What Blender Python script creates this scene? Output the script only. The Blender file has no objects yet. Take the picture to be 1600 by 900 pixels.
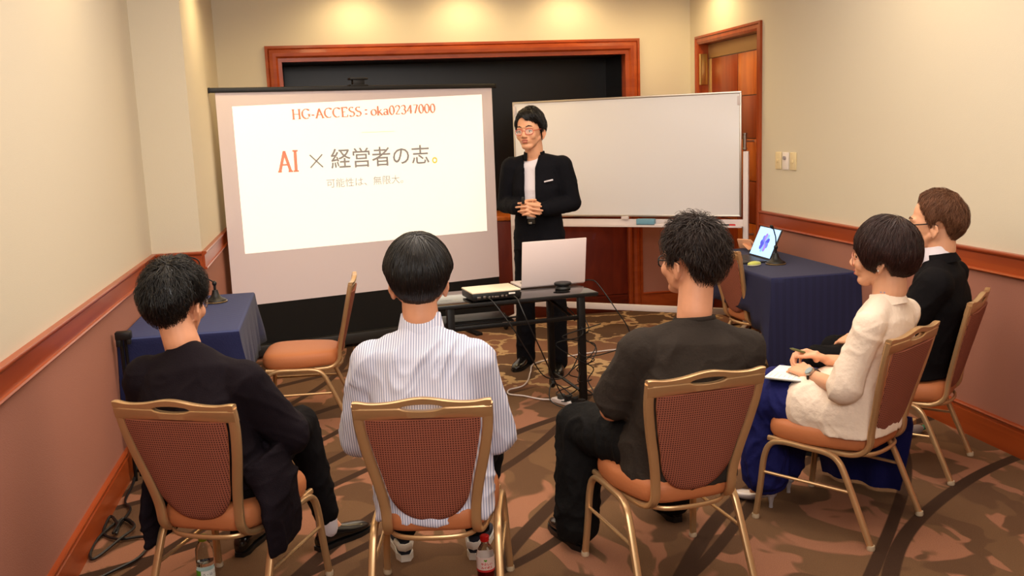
import bpy, bmesh, math, random
import numpy as np
from mathutils import Vector, Matrix, noise
R = random.Random(7)
PI = math.pi
V = Vector
S = bpy.context.scene
COL = S.collection

# ------------------------------------------------------------------ camera
def make_camera():
    f, pitch, roll, yaw = 1495.12, 0.1665, -0.0383, 0.1897
    F0 = V((math.sin(yaw), math.cos(yaw), 0)); R0 = V((math.cos(yaw), -math.sin(yaw), 0)); U0 = V((0, 0, 1))
    F = F0*math.cos(pitch) - U0*math.sin(pitch); U = U0*math.cos(pitch) + F0*math.sin(pitch)
    Rt = R0*math.cos(roll) + U*math.sin(roll); U2 = U*math.cos(roll) - R0*math.sin(roll)
    cd = bpy.data.cameras.new('camera'); c = bpy.data.objects.new('camera', cd); COL.objects.link(c)
    cd.sensor_width = 36; cd.lens = f*36/1600; cd.clip_start = .05; cd.clip_end = 100
    m = Matrix((Rt, U2, -F)).transposed().to_4x4(); m.translation = V((0, 0, 1.7)); c.matrix_world = m
    S.camera = c
make_camera()

# ------------------------------------------------------------------ world, light, exposure
S.view_settings.view_transform = 'Standard'; S.view_settings.look = 'None'
S.view_settings.gamma = 1; S.view_settings.use_curve_mapping = False
S.view_settings.exposure = 0.10
w = bpy.data.worlds.new('world'); S.world = w; w.use_nodes = True
w.node_tree.nodes['Background'].inputs[0].default_value = (1, .85, .7, 1)
w.node_tree.nodes['Background'].inputs[1].default_value = .3

def area(name, loc, target, sx, sy, power, col):
    l = bpy.data.lights.new(name, 'AREA'); l.shape = 'RECTANGLE'; l.size = sx; l.size_y = sy
    l.energy = power; l.color = col
    o = bpy.data.objects.new(name, l); COL.objects.link(o); o.location = loc
    o.rotation_euler = (V(target) - V(loc)).to_track_quat('-Z', 'Y').to_euler(); return o
def spot(name, loc, target, power, col, ang=1.5, size=.04, blend=1.0):
    l = bpy.data.lights.new(name, 'SPOT'); l.energy = power; l.color = col; l.spot_size = ang; l.spot_blend = blend
    l.shadow_soft_size = size
    o = bpy.data.objects.new(name, l); COL.objects.link(o); o.location = loc
    o.rotation_euler = (V(target) - V(loc)).to_track_quat('-Z', 'Y').to_euler(); return o
area('camera_bounce', (.3, -.5, 2.75), (1.1, 6.5, 1.2), 2.2, 1.2, 98, (.97, .92, .89))
area('ceiling_glow', (1.1, 5.0, 2.93), (1.1, 5.5, 0), 3.6, 5.2, 170, (.96, .86, .77))
WARM = (1, .74, .38)
DOWNLIGHTS = [(-.35, 6.85), (.35, 7.95), (1.25, 7.95), (2.15, 7.95), (2.95, 7.55), (-.72, 4.6), (-.72, 2.6), (2.85, 4.6), (1.1, 5.4), (1.1, 3.0)]
for x, y in DOWNLIGHTS:
    spot('downlight_beam', (x, y, 2.93), (x, y, 0), (38 if x < 0 or x > 2.5 else 26) if y > 6 else 16, WARM, 2.85, .15, .7)

# ------------------------------------------------------------------ material helpers
def lin(c):
    return tuple(((v/255)/12.92 if v/255 <= .04045 else ((v/255+.055)/1.055)**2.4) for v in c) + (1,)
def mat(name, rgb, rough=.6, metal=0, bump=None, noisec=None, emit=None, coat=0, spec=.5, trans=0, ior=1.45, sheen=0):
    """rgb sRGB 0-255; bump=(scale,strength[,stretch]); noisec=(scale,amount)"""
    m = bpy.data.materials.new(name); m.use_nodes = True
    nt = m.node_tree; b = nt.nodes['Principled BSDF']
    b.inputs['Base Color'].default_value = lin(rgb); b.inputs['Roughness'].default_value = rough
    b.inputs['Metallic'].default_value = metal; b.inputs['Coat Weight'].default_value = coat
    b.inputs['Specular IOR Level'].default_value = spec
    b.inputs['Transmission Weight'].default_value = trans; b.inputs['IOR'].default_value = ior
    b.inputs['Sheen Weight'].default_value = sheen
    if emit:
        b.inputs['Emission Color'].default_value = lin(emit[0]); b.inputs['Emission Strength'].default_value = emit[1]
    tc = nt.nodes.new('ShaderNodeTexCoord')
    if noisec:
        n = nt.nodes.new('ShaderNodeTexNoise'); n.inputs['Scale'].default_value = noisec[0]; n.inputs['Detail'].default_value = 5
        nt.links.new(tc.outputs['Object'], n.inputs['Vector'])
        mp = nt.nodes.new('ShaderNodeMapRange'); mp.inputs['From Min'].default_value = .3; mp.inputs['From Max'].default_value = .7
        mp.inputs['To Min'].default_value = 1-noisec[1]; mp.inputs['To Max'].default_value = 1+noisec[1]
        nt.links.new(n.outputs['Fac'], mp.inputs['Value'])
        h = nt.nodes.new('ShaderNodeHueSaturation'); h.inputs['Color'].default_value = lin(rgb)
        nt.links.new(mp.outputs[0], h.inputs['Value']); nt.links.new(h.outputs[0], b.inputs['Base Color'])
    if bump:
        n = nt.nodes.new('ShaderNodeTexNoise'); n.inputs['Scale'].default_value = bump[0]; n.inputs['Detail'].default_value = 4
        mpg = nt.nodes.new('ShaderNodeMapping')
        if len(bump) > 2: mpg.inputs['Scale'].default_value = bump[2]
        nt.links.new(tc.outputs['Object'], mpg.inputs['Vector']); nt.links.new(mpg.outputs[0], n.inputs['Vector'])
        bp = nt.nodes.new('ShaderNodeBump'); bp.inputs['Strength'].default_value = bump[1]; bp.inputs['Distance'].default_value = .01
        nt.links.new(n.outputs['Fac'], bp.inputs['Height']); nt.links.new(bp.outputs[0], b.inputs['Normal'])
    return m
class NG:
    def __init__(s, m): s.nt = m.node_tree; s.b = s.nt.nodes['Principled BSDF']
    def n(s, t, **kw):
        x = s.nt.nodes.new('ShaderNode'+t)
        for k, v in kw.items():
            if k in x.inputs: x.inputs[k].default_value = v
            else: setattr(x, k, v)
        return x
    def l(s, a, b): s.nt.links.new(a, b)
    def math(s, op, a, b=None, c=None):
        x = s.nt.nodes.new('ShaderNodeMath'); x.operation = op
        for i, v in enumerate((a, b, c)):
            if v is None: continue
            if hasattr(v, 'links'): s.l(v, x.inputs[i])
            else: x.inputs[i].default_value = v
        return x.outputs[0]
    def mix(s, f, a, b):
        x = s.nt.nodes.new('ShaderNodeMix'); x.data_type = 'RGBA'
        for i, v in ((0, f), (6, a), (7, b)):
            if hasattr(v, 'links'): s.l(v, x.inputs[i])
            else: x.inputs[i].default_value = v
        return x.outputs[2]
    def ramp(s, v, a, b):
        x = s.nt.nodes.new('ShaderNodeMapRange'); x.interpolation_type = 'SMOOTHSTEP'
        s.l(v, x.inputs['Value']); x.inputs['From Min'].default_value = a; x.inputs['From Max'].default_value = b
        return x.outputs[0]

def wood(name, dark, light, scale=(1, 1, 1), rough=.3):
    m = mat(name, dark, rough, coat=.12); g = NG(m)
    tc = g.n('TexCoord'); mp = g.n('Mapping'); mp.inputs['Scale'].default_value = scale
    g.l(tc.outputs['Object'], mp.inputs['Vector'])
    n = g.n('TexNoise', Scale=6.0, Detail=8.0, Distortion=.6); g.l(mp.outputs[0], n.inputs['Vector'])
    g.l(g.mix(g.ramp(n.outputs['Fac'], .35, .65), lin(dark), lin(light)), g.b.inputs['Base Color'])
    return m

def carpet():
    m = mat('carpet', (100, 70, 50), .95, spec=.15); g = NG(m)
    tc = g.n('TexCoord'); P = tc.outputs['Object']
    warp = g.n('TexNoise', Scale=1.1, Detail=2.0); g.l(P, warp.inputs['Vector'])
    wv = g.n('VectorMath', operation='SCALE'); g.l(warp.outputs['Color'], wv.inputs[0]); wv.inputs['Scale'].default_value = .9
    P2 = g.n('VectorMath', operation='ADD'); g.l(P, P2.inputs[0]); g.l(wv.outputs[0], P2.inputs[1]); P2 = P2.outputs[0]
    # pinkish patches
    mp = g.n('Mapping'); mp.inputs['Scale'].default_value = (2.4, .7, 1); mp.inputs['Rotation'].default_value = (0, 0, .55); g.l(P2, mp.inputs['Vector'])
    n1 = g.n('TexNoise', Scale=1.7, Detail=3.0); g.l(mp.outputs[0], n1.inputs['Vector'])
    pink = g.ramp(n1.outputs['Fac'], .51, .535)
    n2 = g.n('TexNoise', Scale=2.6, Detail=2.0); g.l(P2, n2.inputs['Vector'])
    tan = g.ramp(n2.outputs['Fac'], .54, .57)
    base = g.mix(pink, lin((108, 80, 56)), lin((148, 102, 78)))
    base = g.mix(tan, base, lin((95, 69, 49)))
    # sweeping dark arcs: two families of warped rings
    def arcs(center, scale, dist, lo, hi):
        mp = g.n('Mapping'); mp.inputs['Location'].default_value = center; g.l(P, mp.inputs['Vector'])
        wt = g.n('TexWave', Scale=scale, Distortion=dist, Detail=1.0); wt.wave_type = 'RINGS'; wt.rings_direction = 'Z'
        wt.inputs['Detail Scale'].default_value = .8; g.l(mp.outputs[0], wt.inputs['Vector'])
        return g.ramp(wt.outputs['Fac'], lo, hi)
    a1 = arcs((-4.2, -1.0, 0), .46, 2.2, .972, .984)
    a2 = arcs((2.6, -7.5, 0), .52, 2.4, .975, .986)
    near = g.mix(g.math('MAXIMUM', a1, a2), base, lin((62, 43, 31)))
    # far medallion: cream branching edges over brown and mauve cells
    fw = g.n('TexNoise', Scale=7.0, Detail=3.0); g.l(P, fw.inputs['Vector'])
    fs = g.n('VectorMath', operation='SCALE'); g.l(fw.outputs['Color'], fs.inputs[0]); fs.inputs['Scale'].default_value = .28
    fp = g.n('VectorMath', operation='ADD'); g.l(P, fp.inputs[0]); g.l(fs.outputs[0], fp.inputs[1])
    ve = g.n('TexVoronoi', Scale=2.2); ve.feature = 'DISTANCE_TO_EDGE'; g.l(fp.outputs[0], ve.inputs['Vector'])
    vc = g.n('TexVoronoi', Scale=2.2); g.l(fp.outputs[0], vc.inputs['Vector'])
    sp = g.n('SeparateColor'); g.l(vc.outputs['Color'], sp.inputs[0])
    cell = g.mix(g.ramp(sp.outputs[0], .4, .6), lin((98, 74, 56)), lin((138, 98, 76)))
    n3 = g.n('TexNoise', Scale=14.0, Detail=2.0); g.l(P, n3.inputs['Vector'])
    edge = g.math('SUBTRACT', 1.0, g.ramp(g.math('ADD', ve.outputs['Distance'], g.math('MULTIPLY', n3.outputs['Fac'], .10)), .085, .105))
    far = g.mix(edge, cell, lin((188, 156, 116)))
    sx = g.n('SeparateXYZ'); g.l(P, sx.inputs[0])
    mask = g.ramp(g.math('ADD', sx.outputs['Y'], g.math('MULTIPLY', warp.outputs['Fac'], 1.2)), 6.25, 6.45)
    mask = g.math('MULTIPLY', mask, g.ramp(g.math('ADD', sx.outputs['X'], g.math('MULTIPLY', warp.outputs['Fac'], .8)), .75, .9))
    col = g.mix(mask, near, far)
    fz = g.n('TexNoise', Scale=260.0, Detail=2.0); g.l(P, fz.inputs['Vector'])
    h = g.n('HueSaturation'); g.l(col, h.inputs['Color']); g.l(g.math('ADD', g.math('MULTIPLY', fz.outputs['Fac'], .7), .65), h.inputs['Value'])
    g.l(h.outputs[0], g.b.inputs['Base Color'])
    bp = g.n('Bump', Strength=.5, Distance=.004); g.l(fz.outputs['Fac'], bp.inputs['Height']); g.l(bp.outputs[0], g.b.inputs['Normal'])
    return m

def weave():
    """chair-back fabric: small dark squares on a grid of lighter threads"""
    m = mat('back_weave', (150, 84, 66), .75, spec=.25); g = NG(m)
    tc = g.n('TexCoord'); sx = g.n('SeparateXYZ'); g.l(tc.outputs['Object'], sx.inputs[0])
    def thread(o, pitch):
        f = g.math('FRACT', g.math('DIVIDE', o, pitch)); return g.math('ABSOLUTE', g.math('SUBTRACT', f, .5))
    a = thread(sx.outputs['X'], .0085); b = thread(sx.outputs['Z'], .0085)
    hole = g.math('MULTIPLY', g.ramp(a, .16, .30), g.ramp(b, .16, .30))
    g.l(g.mix(hole, lin((158, 94, 74)), lin((74, 34, 28))), g.b.inputs['Base Color'])
    bp = g.n('Bump', Strength=.4, Distance=.002); g.l(g.math('SUBTRACT', 1.0, hole), bp.inputs['Height']); g.l(bp.outputs[0], g.b.inputs['Normal'])
    return m
def stripes(name, base, line, axis, pitch, width, rough=.8, bump=(60, .15)):
    m = mat(name, base, rough); g = NG(m)
    tc = g.n('TexCoord'); sx = g.n('SeparateXYZ'); g.l(tc.outputs['Object'], sx.inputs[0])
    f = g.math('ABSOLUTE', g.math('SUBTRACT', g.math('FRACT', g.math('DIVIDE', sx.outputs[axis], pitch)), .5))
    g.l(g.mix(g.ramp(f, width, width+.08), lin(line), lin(base)), g.b.inputs['Base Color'])
    return m

M = {}
M['wall'] = mat('cream_wall_paint', (214, 204, 182), .85, bump=(180, .08), spec=.2)
M['dado'] = mat('mauve_wallpaper', (168, 114, 96), .8, bump=(220, .15), spec=.2)
M['wood'] = wood('reddish_wood', (150, 62, 24), (166, 74, 30), (1, .15, 3))
M['wood_v'] = wood('reddish_wood_upright', (146, 60, 24), (162, 72, 30), (4, 4, .3))
M['wood_p'] = wood('dark_wood_panel', (102, 28, 9), (116, 36, 13), (2, 2, .5), .5)
M['wood_o'] = wood('orange_wood', (196, 98, 34), (214, 116, 42), (5, 5, .4))
M['wood_b'] = wood('base_dark_wood', (74, 22, 10), (92, 30, 14), (1, 1, 6))
M['carpet'] = carpet()
M['ceiling'] = mat('ceiling_paint', (238, 228, 212), .9)
M['black_panel'] = mat('black_alcove', (22, 19, 17), .35, spec=.35)
M['gold'] = mat('champagne_metal', (206, 168, 122), .32, .65, noisec=(9, .05))
M['seat'] = mat('seat_vinyl', (184, 112, 70), .5, bump=(90, .08), spec=.35)
M['weave'] = weave()
M['glide'] = mat('foot_glide', (196, 176, 146), .5)
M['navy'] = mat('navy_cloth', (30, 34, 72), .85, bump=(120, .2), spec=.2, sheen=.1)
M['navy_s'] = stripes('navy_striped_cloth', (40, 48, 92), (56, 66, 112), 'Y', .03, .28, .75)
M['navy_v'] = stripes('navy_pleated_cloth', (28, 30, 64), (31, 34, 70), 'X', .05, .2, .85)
M['black'] = mat('black_metal', (16, 15, 15), .38, .2)
M['blackpl'] = mat('black_plastic', (18, 18, 19), .45)
M['blacktop'] = mat('gloss_black_top', (20, 18, 18), .12, coat=.5)
M['blackcloth'] = mat('black_drape', (16, 14, 13), .9)
M['fabric'] = mat('screen_fabric', (236, 224, 228), .9, spec=.1)
M['white'] = mat('white_paint', (226, 214, 212), .4)
M['board'] = mat('whiteboard_face', (242, 240, 240), .28, spec=.4)
M['alu'] = mat('aluminium', (200, 190, 178), .3, .8)
M['brass'] = mat('brass', (196, 160, 96), .28, .9)
M['steel'] = mat('steel', (170, 165, 158), .3, .9)
M['skin'] = mat('skin', (222, 164, 128), .5, noisec=(25, .04), bump=(300, .05)); M['skin'].node_tree.nodes['Principled BSDF'].inputs['Subsurface Weight'].default_value = .08; M['skin'].node_tree.nodes['Principled BSDF'].inputs['Subsurface Scale'].default_value = .01
M['skin_red'] = mat('warm_skin', (220, 156, 120), .5, noisec=(25, .04))
M['lips'] = mat('lips', (184, 100, 84), .45)
M['eyew'] = mat('eye_white', (226, 216, 208), .25)
M['eyeb'] = mat('iris', (28, 18, 14), .2)
M['hair_k'] = mat('black_hair', (17, 13, 12), .36, noisec=(40, .3), spec=.5)
M['hair_db'] = mat('dark_brown_hair', (38, 24, 18), .45, noisec=(40, .3), spec=.4)
M['hair_r'] = mat('red_brown_dark_hair', (44, 20, 15), .42, noisec=(40, .3), spec=.45)
M['hair_b'] = mat('brown_hair', (106, 68, 45), .5, noisec=(40, .25), spec=.35)
M['suit_n'] = mat('dark_navy_suit', (25, 19, 25), .85, bump=(220, .2), spec=.12)
M['suit_k'] = mat('black_suit', (17, 15, 17), .85, bump=(220, .2), spec=.12)
M['suit_p'] = mat('presenter_suit', (17, 17, 22), .85, bump=(220, .2), spec=.12)
M['tee_w'] = mat('white_cotton', (220, 212, 218), .85, bump=(120, .15))
M['tee_g'] = mat('charcoal_cotton', (50, 43, 38), .9, bump=(90, .25), spec=.2, noisec=(12, .08))
M['trouser_k'] = mat('black_cotton', (20, 19, 19), .9, bump=(60, .3), spec=.15, noisec=(20, .15))
M['linen'] = mat('cream_linen', (238, 218, 198), .85, bump=(60, .3), spec=.25)
M['blue'] = mat('royal_navy_cloth', (24, 27, 84), .8, bump=(60, .25), spec=.2)
M['shirt'] = stripes('striped_shirting', (232, 232, 246), (156, 164, 196), 'X', .0085, .16, .8)
M['leather'] = mat('black_leather', (18, 15, 14), .25, coat=.3)
M['silver'] = mat('silver_leather', (206, 200, 204), .3, .55)
M['beige_l'] = mat('beige_leather', (222, 200, 176), .35)
M['sneaker'] = mat('navy_canvas', (32, 36, 50), .85)
M['rubber'] = mat('white_rubber', (226, 220, 210), .6)
M['clear'] = mat('clear_plastic', (245, 248, 245), .06, trans=1, ior=1.2)
M['water'] = mat('water', (240, 246, 246), .02, trans=1, ior=1.33)
M['redtea'] = mat('red_drink', (120, 14, 10), .12, trans=.35, ior=1.33)
M['lime'] = mat('lime_cap', (150, 168, 40), .45)
M['red'] = mat('red_cap', (206, 22, 24), .4)
M['paper'] = mat('white_paper', (240, 236, 226), .8)
M['green'] = mat('leaf_green', (92, 166, 42), .6)
M['redp'] = mat('red_print', (206, 40, 44), .6)
M['bluep'] = mat('blue_print', (96, 150, 190), .6)
M['blackp'] = mat('black_print', (30, 30, 34), .6)
M['lensglass'] = mat('lens_glass', (240, 246, 250), .03); M['lensglass'].node_tree.nodes['Principled BSDF'].inputs['Alpha'].default_value = .10

# ------------------------------------------------------------------ mesh helpers
class B:
    """collects closed shapes"""
    def __init__(s): s.v = []; s.f = []
    def add(s, vs, fs):
        o = len(s.v); s.v += [tuple(v) for v in vs]; s.f += [tuple(i+o for i in f) for f in fs]; return s
    def box(s, c, d, rot=None, bev=0):
        bm = bmesh.new(); bmesh.ops.create_cube(bm, size=1)
        for v in bm.verts: v.co = V((v.co.x*d[0], v.co.y*d[1], v.co.z*d[2]))
        if bev: bmesh.ops.bevel(bm, geom=bm.edges[:], offset=bev, segments=2, affect='EDGES', profile=.5)
        if rot is not None: bmesh.ops.transform(bm, matrix=rot.to_4x4(), verts=bm.verts)
        bm.verts.index_update()
        s.add([v.co+V(c) for v in bm.verts], [[v.index for v in f.verts] for f in bm.faces]); bm.free(); return s
    def bounds(s, a, b, bev=0):
        return s.box([(p+q)/2 for p, q in zip(a, b)], [abs(q-p) for p, q in zip(a, b)], None, bev)
    def rings(s, rs, cap=True, closed=False):
        n = len(rs[0]); vs = [p for r in rs for p in r]; fs = []
        for i in range(len(rs) - (0 if closed else 1)):
            a = i*n; b = ((i+1) % len(rs))*n
            for j in range(n): k = (j+1) % n; fs.append((a+j, a+k, b+k, b+j))
        if cap and not closed:
            fs.append(tuple(range(n))[::-1]); fs.append(tuple((len(rs)-1)*n+j for j in range(n)))
        return s.add(vs, fs)
    def sweep(s, pts, w, h=None, ref=(0, 0, 1), n=10, ex=1.0, closed=False):
        """tube along pts; w across (perp. to ref), h along ref side; may be lists; ex<1 squarer"""
        h = w if h is None else h; pts = [V(p) for p in pts]; rs = []; L = len(pts)
        for i, p in enumerate(pts):
            if closed: t = pts[(i+1) % L]-pts[i-1]
            else: t = pts[min(i+1, L-1)]-pts[max(i-1, 0)]
            t.normalize(); a = t.cross(V(ref))
            if a.length < 1e-4: a = t.cross(V((.3, 1, .2)))
            a.normalize(); b = a.cross(t)
            wi = w[i] if isinstance(w, (list, tuple)) else w; hi = h[i] if isinstance(h, (list, tuple)) else h
            r = []
            for k in range(n):
                th = 2*PI*(k+.5)/n; c, q = math.cos(th), math.sin(th)
                c = math.copysign(abs(c)**ex, c); q = math.copysign(abs(q)**ex, q)
                r.append(p + a*(wi*c) + b*(hi*q))
            rs.append(r)
        return s.rings(rs, closed=closed)
    def rc(s, p0, r0, p1, r1, n=14, fl=None):
        """round cone with ball ends; fl=(ref, factor) flattens along ref"""
        p0, p1 = V(p0), V(p1); t = p1-p0
        if t.length < 1e-6: t = V((0, 0, 1e-5))
        L = t.length; t.normalize(); a = t.orthogonal().normalized()
        if fl:
            rf = V(fl[0]); a = rf - t*rf.dot(t); a.normalize()
        b = t.cross(a); ka = fl[1] if fl else 1; rs = []
        for k in range(5):
            ph = PI/2*(k+.35)/4.7; rs.append((p0 - t*r0*math.cos(ph), r0*math.sin(ph)))
        for k in range(5):
            ph = PI/2*(1-(k)/4.7); rs.append((p1 + t*r1*math.cos(ph), r1*math.sin(ph)))
        return s.rings([[c+a*(r*ka*math.cos(2*PI*j/n))+b*(r*math.sin(2*PI*j/n)) for j in range(n)] for c, r in rs])
    def ell(s, c, r, rot=None, n=16, m=10):
        rs = []; c = V(c)
        for i in range(m):
            ph = PI*(i+.5)/m; z = math.cos(ph); q = math.sin(ph); ring = []
            for j in range(n):
                p = V((r[0]*q*math.cos(2*PI*j/n), r[1]*q*math.sin(2*PI*j/n), r[2]*z))
                if rot is not None: p = rot @ p
                ring.append(c+p)
            rs.append(ring)
        return s.rings(rs[::-1])
    def torso(s, rs, n=24, ex=.85):
        """rs = (centre, rx, ry, yaw) list from bottom to top"""
        cs = [V(r[0]) for r in rs]; out = []
        for i, r in enumerate(rs):
            t = (cs[min(i+1, len(cs)-1)] - cs[max(i-1, 0)]).normalized()
            x = V((math.cos(r[3]), math.sin(r[3]), 0)); x = (x - t*x.dot(t)).normalized(); y = t.cross(x)
            ring = []
            for k in range(n):
                th = 2*PI*k/n; c, q = math.cos(th), math.sin(th)
                c = math.copysign(abs(c)**ex, c); q = math.copysign(abs(q)**ex, q)
                ring.append(cs[i] + x*(r[1]*c) + y*(r[2]*q))
            out.append(ring)
        return s.rings(out)
    def lathe(s, prof, c=(0, 0, 0), n=24, axis=None):
        """prof = (r,z) list, first and last close"""
        q = V(axis).to_track_quat('Z', 'Y').to_matrix() if axis else Matrix.Identity(3); c = V(c)
        return s.rings([[c + q @ V((r*math.cos(2*PI*j/n), r*math.sin(2*PI*j/n), z)) for j in range(n)] for r, z in prof])
    def poly(s, pts, a, b, o, depth):
        """extrude a 2D outline: o + a*u + b*v, thickness along a x b"""
        a, b, o = V(a), V(b), V(o); nn = a.cross(b).normalized()*depth; n = len(pts)
        base = [o+a*u+b*v for u, v in pts]
        s.add(base+[p+nn for p in base], [tuple(range(n))[::-1], tuple(range(n, 2*n))] + [(i, (i+1) % n, n+(i+1) % n, n+i) for i in range(n)])
        return s
    def xf(s, m):
        s.v = [tuple(m @ V(v)) for v in s.v]; return s
    def mesh(s, name='mesh'):
        me = bpy.data.meshes.new(name); me.from_pydata(s.v, [], s.f); me.validate(); me.update(); return me

def finish(me, m, smooth=35):
    me.materials.clear(); me.materials.append(m)
    if smooth:
        me.polygons.foreach_set('use_smooth', [True]*len(me.polygons))
        me.set_sharp_from_angle(angle=math.radians(smooth))
    return me
def link(name, me, parent=None):
    o = bpy.data.objects.new(name, me); COL.objects.link(o)
    if parent: o.parent = parent
    return o
def put(name, b, m, parent=None, smooth=35, kind=None, label=None):
    if not b.v: return None
    me = b.mesh(name)
    bm = bmesh.new(); bm.from_mesh(me); bmesh.ops.recalc_face_normals(bm, faces=bm.faces); bm.to_mesh(me); bm.free()
    o = link(name, finish(me, m, smooth), parent)
    if kind: o['kind'] = kind
    if label: o['label'] = label
    return o
def tag(o, label, cat, group=None):
    o['label'] = label; o['category'] = cat
    if group: o['group'] = group
    return o
def empty(name, loc, rz, label, cat, group=None):
    o = bpy.data.objects.new(name, None); COL.objects.link(o); o.empty_display_size = .1
    o.location = loc; o.rotation_euler = (0, 0, rz); return tag(o, label, cat, group)
def struct(name, b, m, smooth=35): return put(name, b, m, None, smooth, 'structure')
def copytree(o, parent=None):
    c = o.copy(); COL.objects.link(c); c.parent = parent
    for ch in list(o.children): copytree(ch, c)
    return c
def remesh(b, voxel, it=4, name='body'):
    """union of closed shapes as one continuous smooth surface"""
    me = b.mesh(name)
    bm = bmesh.new(); bm.from_mesh(me); bmesh.ops.recalc_face_normals(bm, faces=bm.faces); bm.to_mesh(me); bm.free()
    o = bpy.data.objects.new('tmp', me); COL.objects.link(o)
    r = o.modifiers.new('r', 'REMESH'); r.mode = 'VOXEL'; r.voxel_size = voxel
    s = o.modifiers.new('s', 'SMOOTH'); s.iterations = it; s.factor = .6
    dg = bpy.context.evaluated_depsgraph_get(); ev = o.evaluated_get(dg)
    out = bpy.data.meshes.new_from_object(ev); out.name = name
    bpy.data.objects.remove(o); bpy.data.meshes.remove(me); return out
def fold(me, amp, sc, seed=0, top=None):
    """push vertices along normals with ridged noise: cloth folds"""
    n = len(me.vertices); off = V((seed*3.7, seed*1.3, seed*2.1)); nz = noise.noise
    co = np.empty(n*3, 'f'); me.vertices.foreach_get('co', co); co = co.reshape(-1, 3)
    nm = np.empty(n*3, 'f'); me.vertex_normals.foreach_get('vector', nm); nm = nm.reshape(-1, 3)
    q = (co*np.array(sc, 'f')).tolist(); d = np.empty(n, 'f')
    for i, c in enumerate(q):
        p = V(c)+off; w_ = nz(p*.7+V((9, 4, 2)))*.8; p = p+V((w_, w_, -w_))
        a = 1-abs(nz(p))*2.6; b = 1-abs(nz(p*2.1+V((3, 1, 7))))*2.4
        d[i] = (a*a if a > 0 else 0)-.3 + (b*b*.45 if b > 0 else 0)
    if top is not None: d *= np.clip((top-co[:, 2])/.07, 0, 1)
    co += nm*(d*amp)[:, None]
    me.vertices.foreach_set('co', co.ravel()); me.update()
def smoothpath(pts, k=6, closed=False):
    P = [V(p) for p in pts]; out = []; n = len(P); rng = n if closed else n-1
    for i in range(rng):
        p0 = P[i-1] if (i > 0 or closed) else P[0]*2-P[1]; p1 = P[i]; p2 = P[(i+1) % n]
        p3 = P[(i+2) % n] if (i+2 < n or closed) else P[-1]*2-P[-2]
        for j in range(k):
            t = j/k; out.append(.5*((2*p1)+(p2-p0)*t+(2*p0-5*p1+4*p2-p3)*t*t+(3*p1-p0-3*p2+p3)*t**3))
    if not closed: out.append(P[-1])
    return out
def cable(name, pts, r, m, parent=None, k=8):
    return put(name, B().sweep(smoothpath(pts, k), r, n=6), m, parent)

# ------------------------------------------------------------------ room
XL, XR, YB, YF, ZC = -1.083, 3.282, 8.263, -1.4, 3.0
PY, PX = 6.285, -.782
T = .12
struct('floor', B().bounds((XL-T, YF-T, -.1), (XR+T, YB+.9, 0)), M['carpet'])
struct('ceiling', B().bounds((XL-T, YF-T, ZC), (XR+T, YB+.9, ZC+.1)), M['ceiling'])
wall = B().bounds((XL-T, YF-T, 0), (XL, YB, ZC)); struct('wall_left', wall, M['wall'])
struct('wall_pillar', B().bounds((XL, PY, 0), (PX, YB, ZC)), M['wall'])
DY0, DY1, DZ = 6.90, 8.045, 2.345      # door opening
for q0, q1 in (((YF, 0), (DY0, ZC)), ((DY1, 0), (YB, ZC)), ((DY0, DZ), (DY1, ZC))): struct('wall_right', B().bounds((XR, *q0), (XR+T, *q1)), M['wall'])
struct('wall_rear', B().bounds((XL, YF-T, 0), (XR, YF, ZC)), M['wall'])
AX0, AX1, AZ = -.272, 2.684, 2.303      # alcove
struct('wall_back', B().bounds((PX, YB, 0), (AX0, YB+T, ZC)), M['wall']); struct('wall_back', B().bounds((AX1, YB, 0), (XR, YB+T, ZC)), M['wall']); struct('wall_back', B().bounds((AX0, YB, AZ), (AX1, YB+T, ZC)), M['wall'])
struct('wall_alcove', B().bounds((AX0-.05, YB+.62, 0), (AX1+.05, YB+.66, AZ+.05)).bounds((AX0-.04, YB+T, .8), (AX0, YB+.62, AZ)).bounds((AX1, YB+T, .8), (AX1+.04, YB+.62, AZ)).bounds((AX0, YB+T, AZ), (AX1, YB+.62, AZ+.04)), M['black_panel'])
# dado wallpaper, rails and baseboards
def dado(name, p, q, nrm):
    """paper skin from floor to rail along wall p->q; nrm points into the room"""
    p, q, nrm = V(p), V(q), V(nrm); d = (q-p).normalized(); up = V((0, 0, 1))
    def strip(prof):
        bb = B(); n = len(prof)
        A = [p + nrm*a + up*z for a, z in prof]; C = [q + nrm*a + up*z for a, z in prof]
        return bb.rings([A, C])
    struct('wall_paper_'+name, strip([(-.01, .0), (.004, .0), (.004, .89), (-.01, .89)]), M['dado'])
    rail = [(-.01, .885), (.024, .885), (.027, .890), (.024, .897), (.015, .899), (.015, .975), (.019, .977), (.026, .984), (.029, .992), (.026, .999), (-.01, 1.0)]
    struct('trim_rail_'+name, strip(rail), M['wood'], 50)
    base = [(-.01, 0), (.02, 0), (.02, .125), (.014, .128), (.014, .14), (.02, .145), (.024, .153), (.02, .160), (-.01, .163)]
    struct('baseboard_'+name, strip(base), M['wood'], 50)
dado('left', (XL, YF, 0), (XL, PY, 0), (1, 0, 0))
dado('pillar_front', (XL, PY, 0), (PX, PY, 0), (0, -1, 0))
dado('pillar_side', (PX, PY-.0, 0), (PX, YB, 0), (1, 0, 0))
dado('right', (XR, YF, 0), (XR, 6.83, 0), (-1, 0, 0))
dado('back_right', (2.80, YB, 0), (XR, YB, 0), (0, -1, 0))
dado('back_left', (PX, YB, 0), (-.394, YB, 0), (0, -1, 0))
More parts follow.
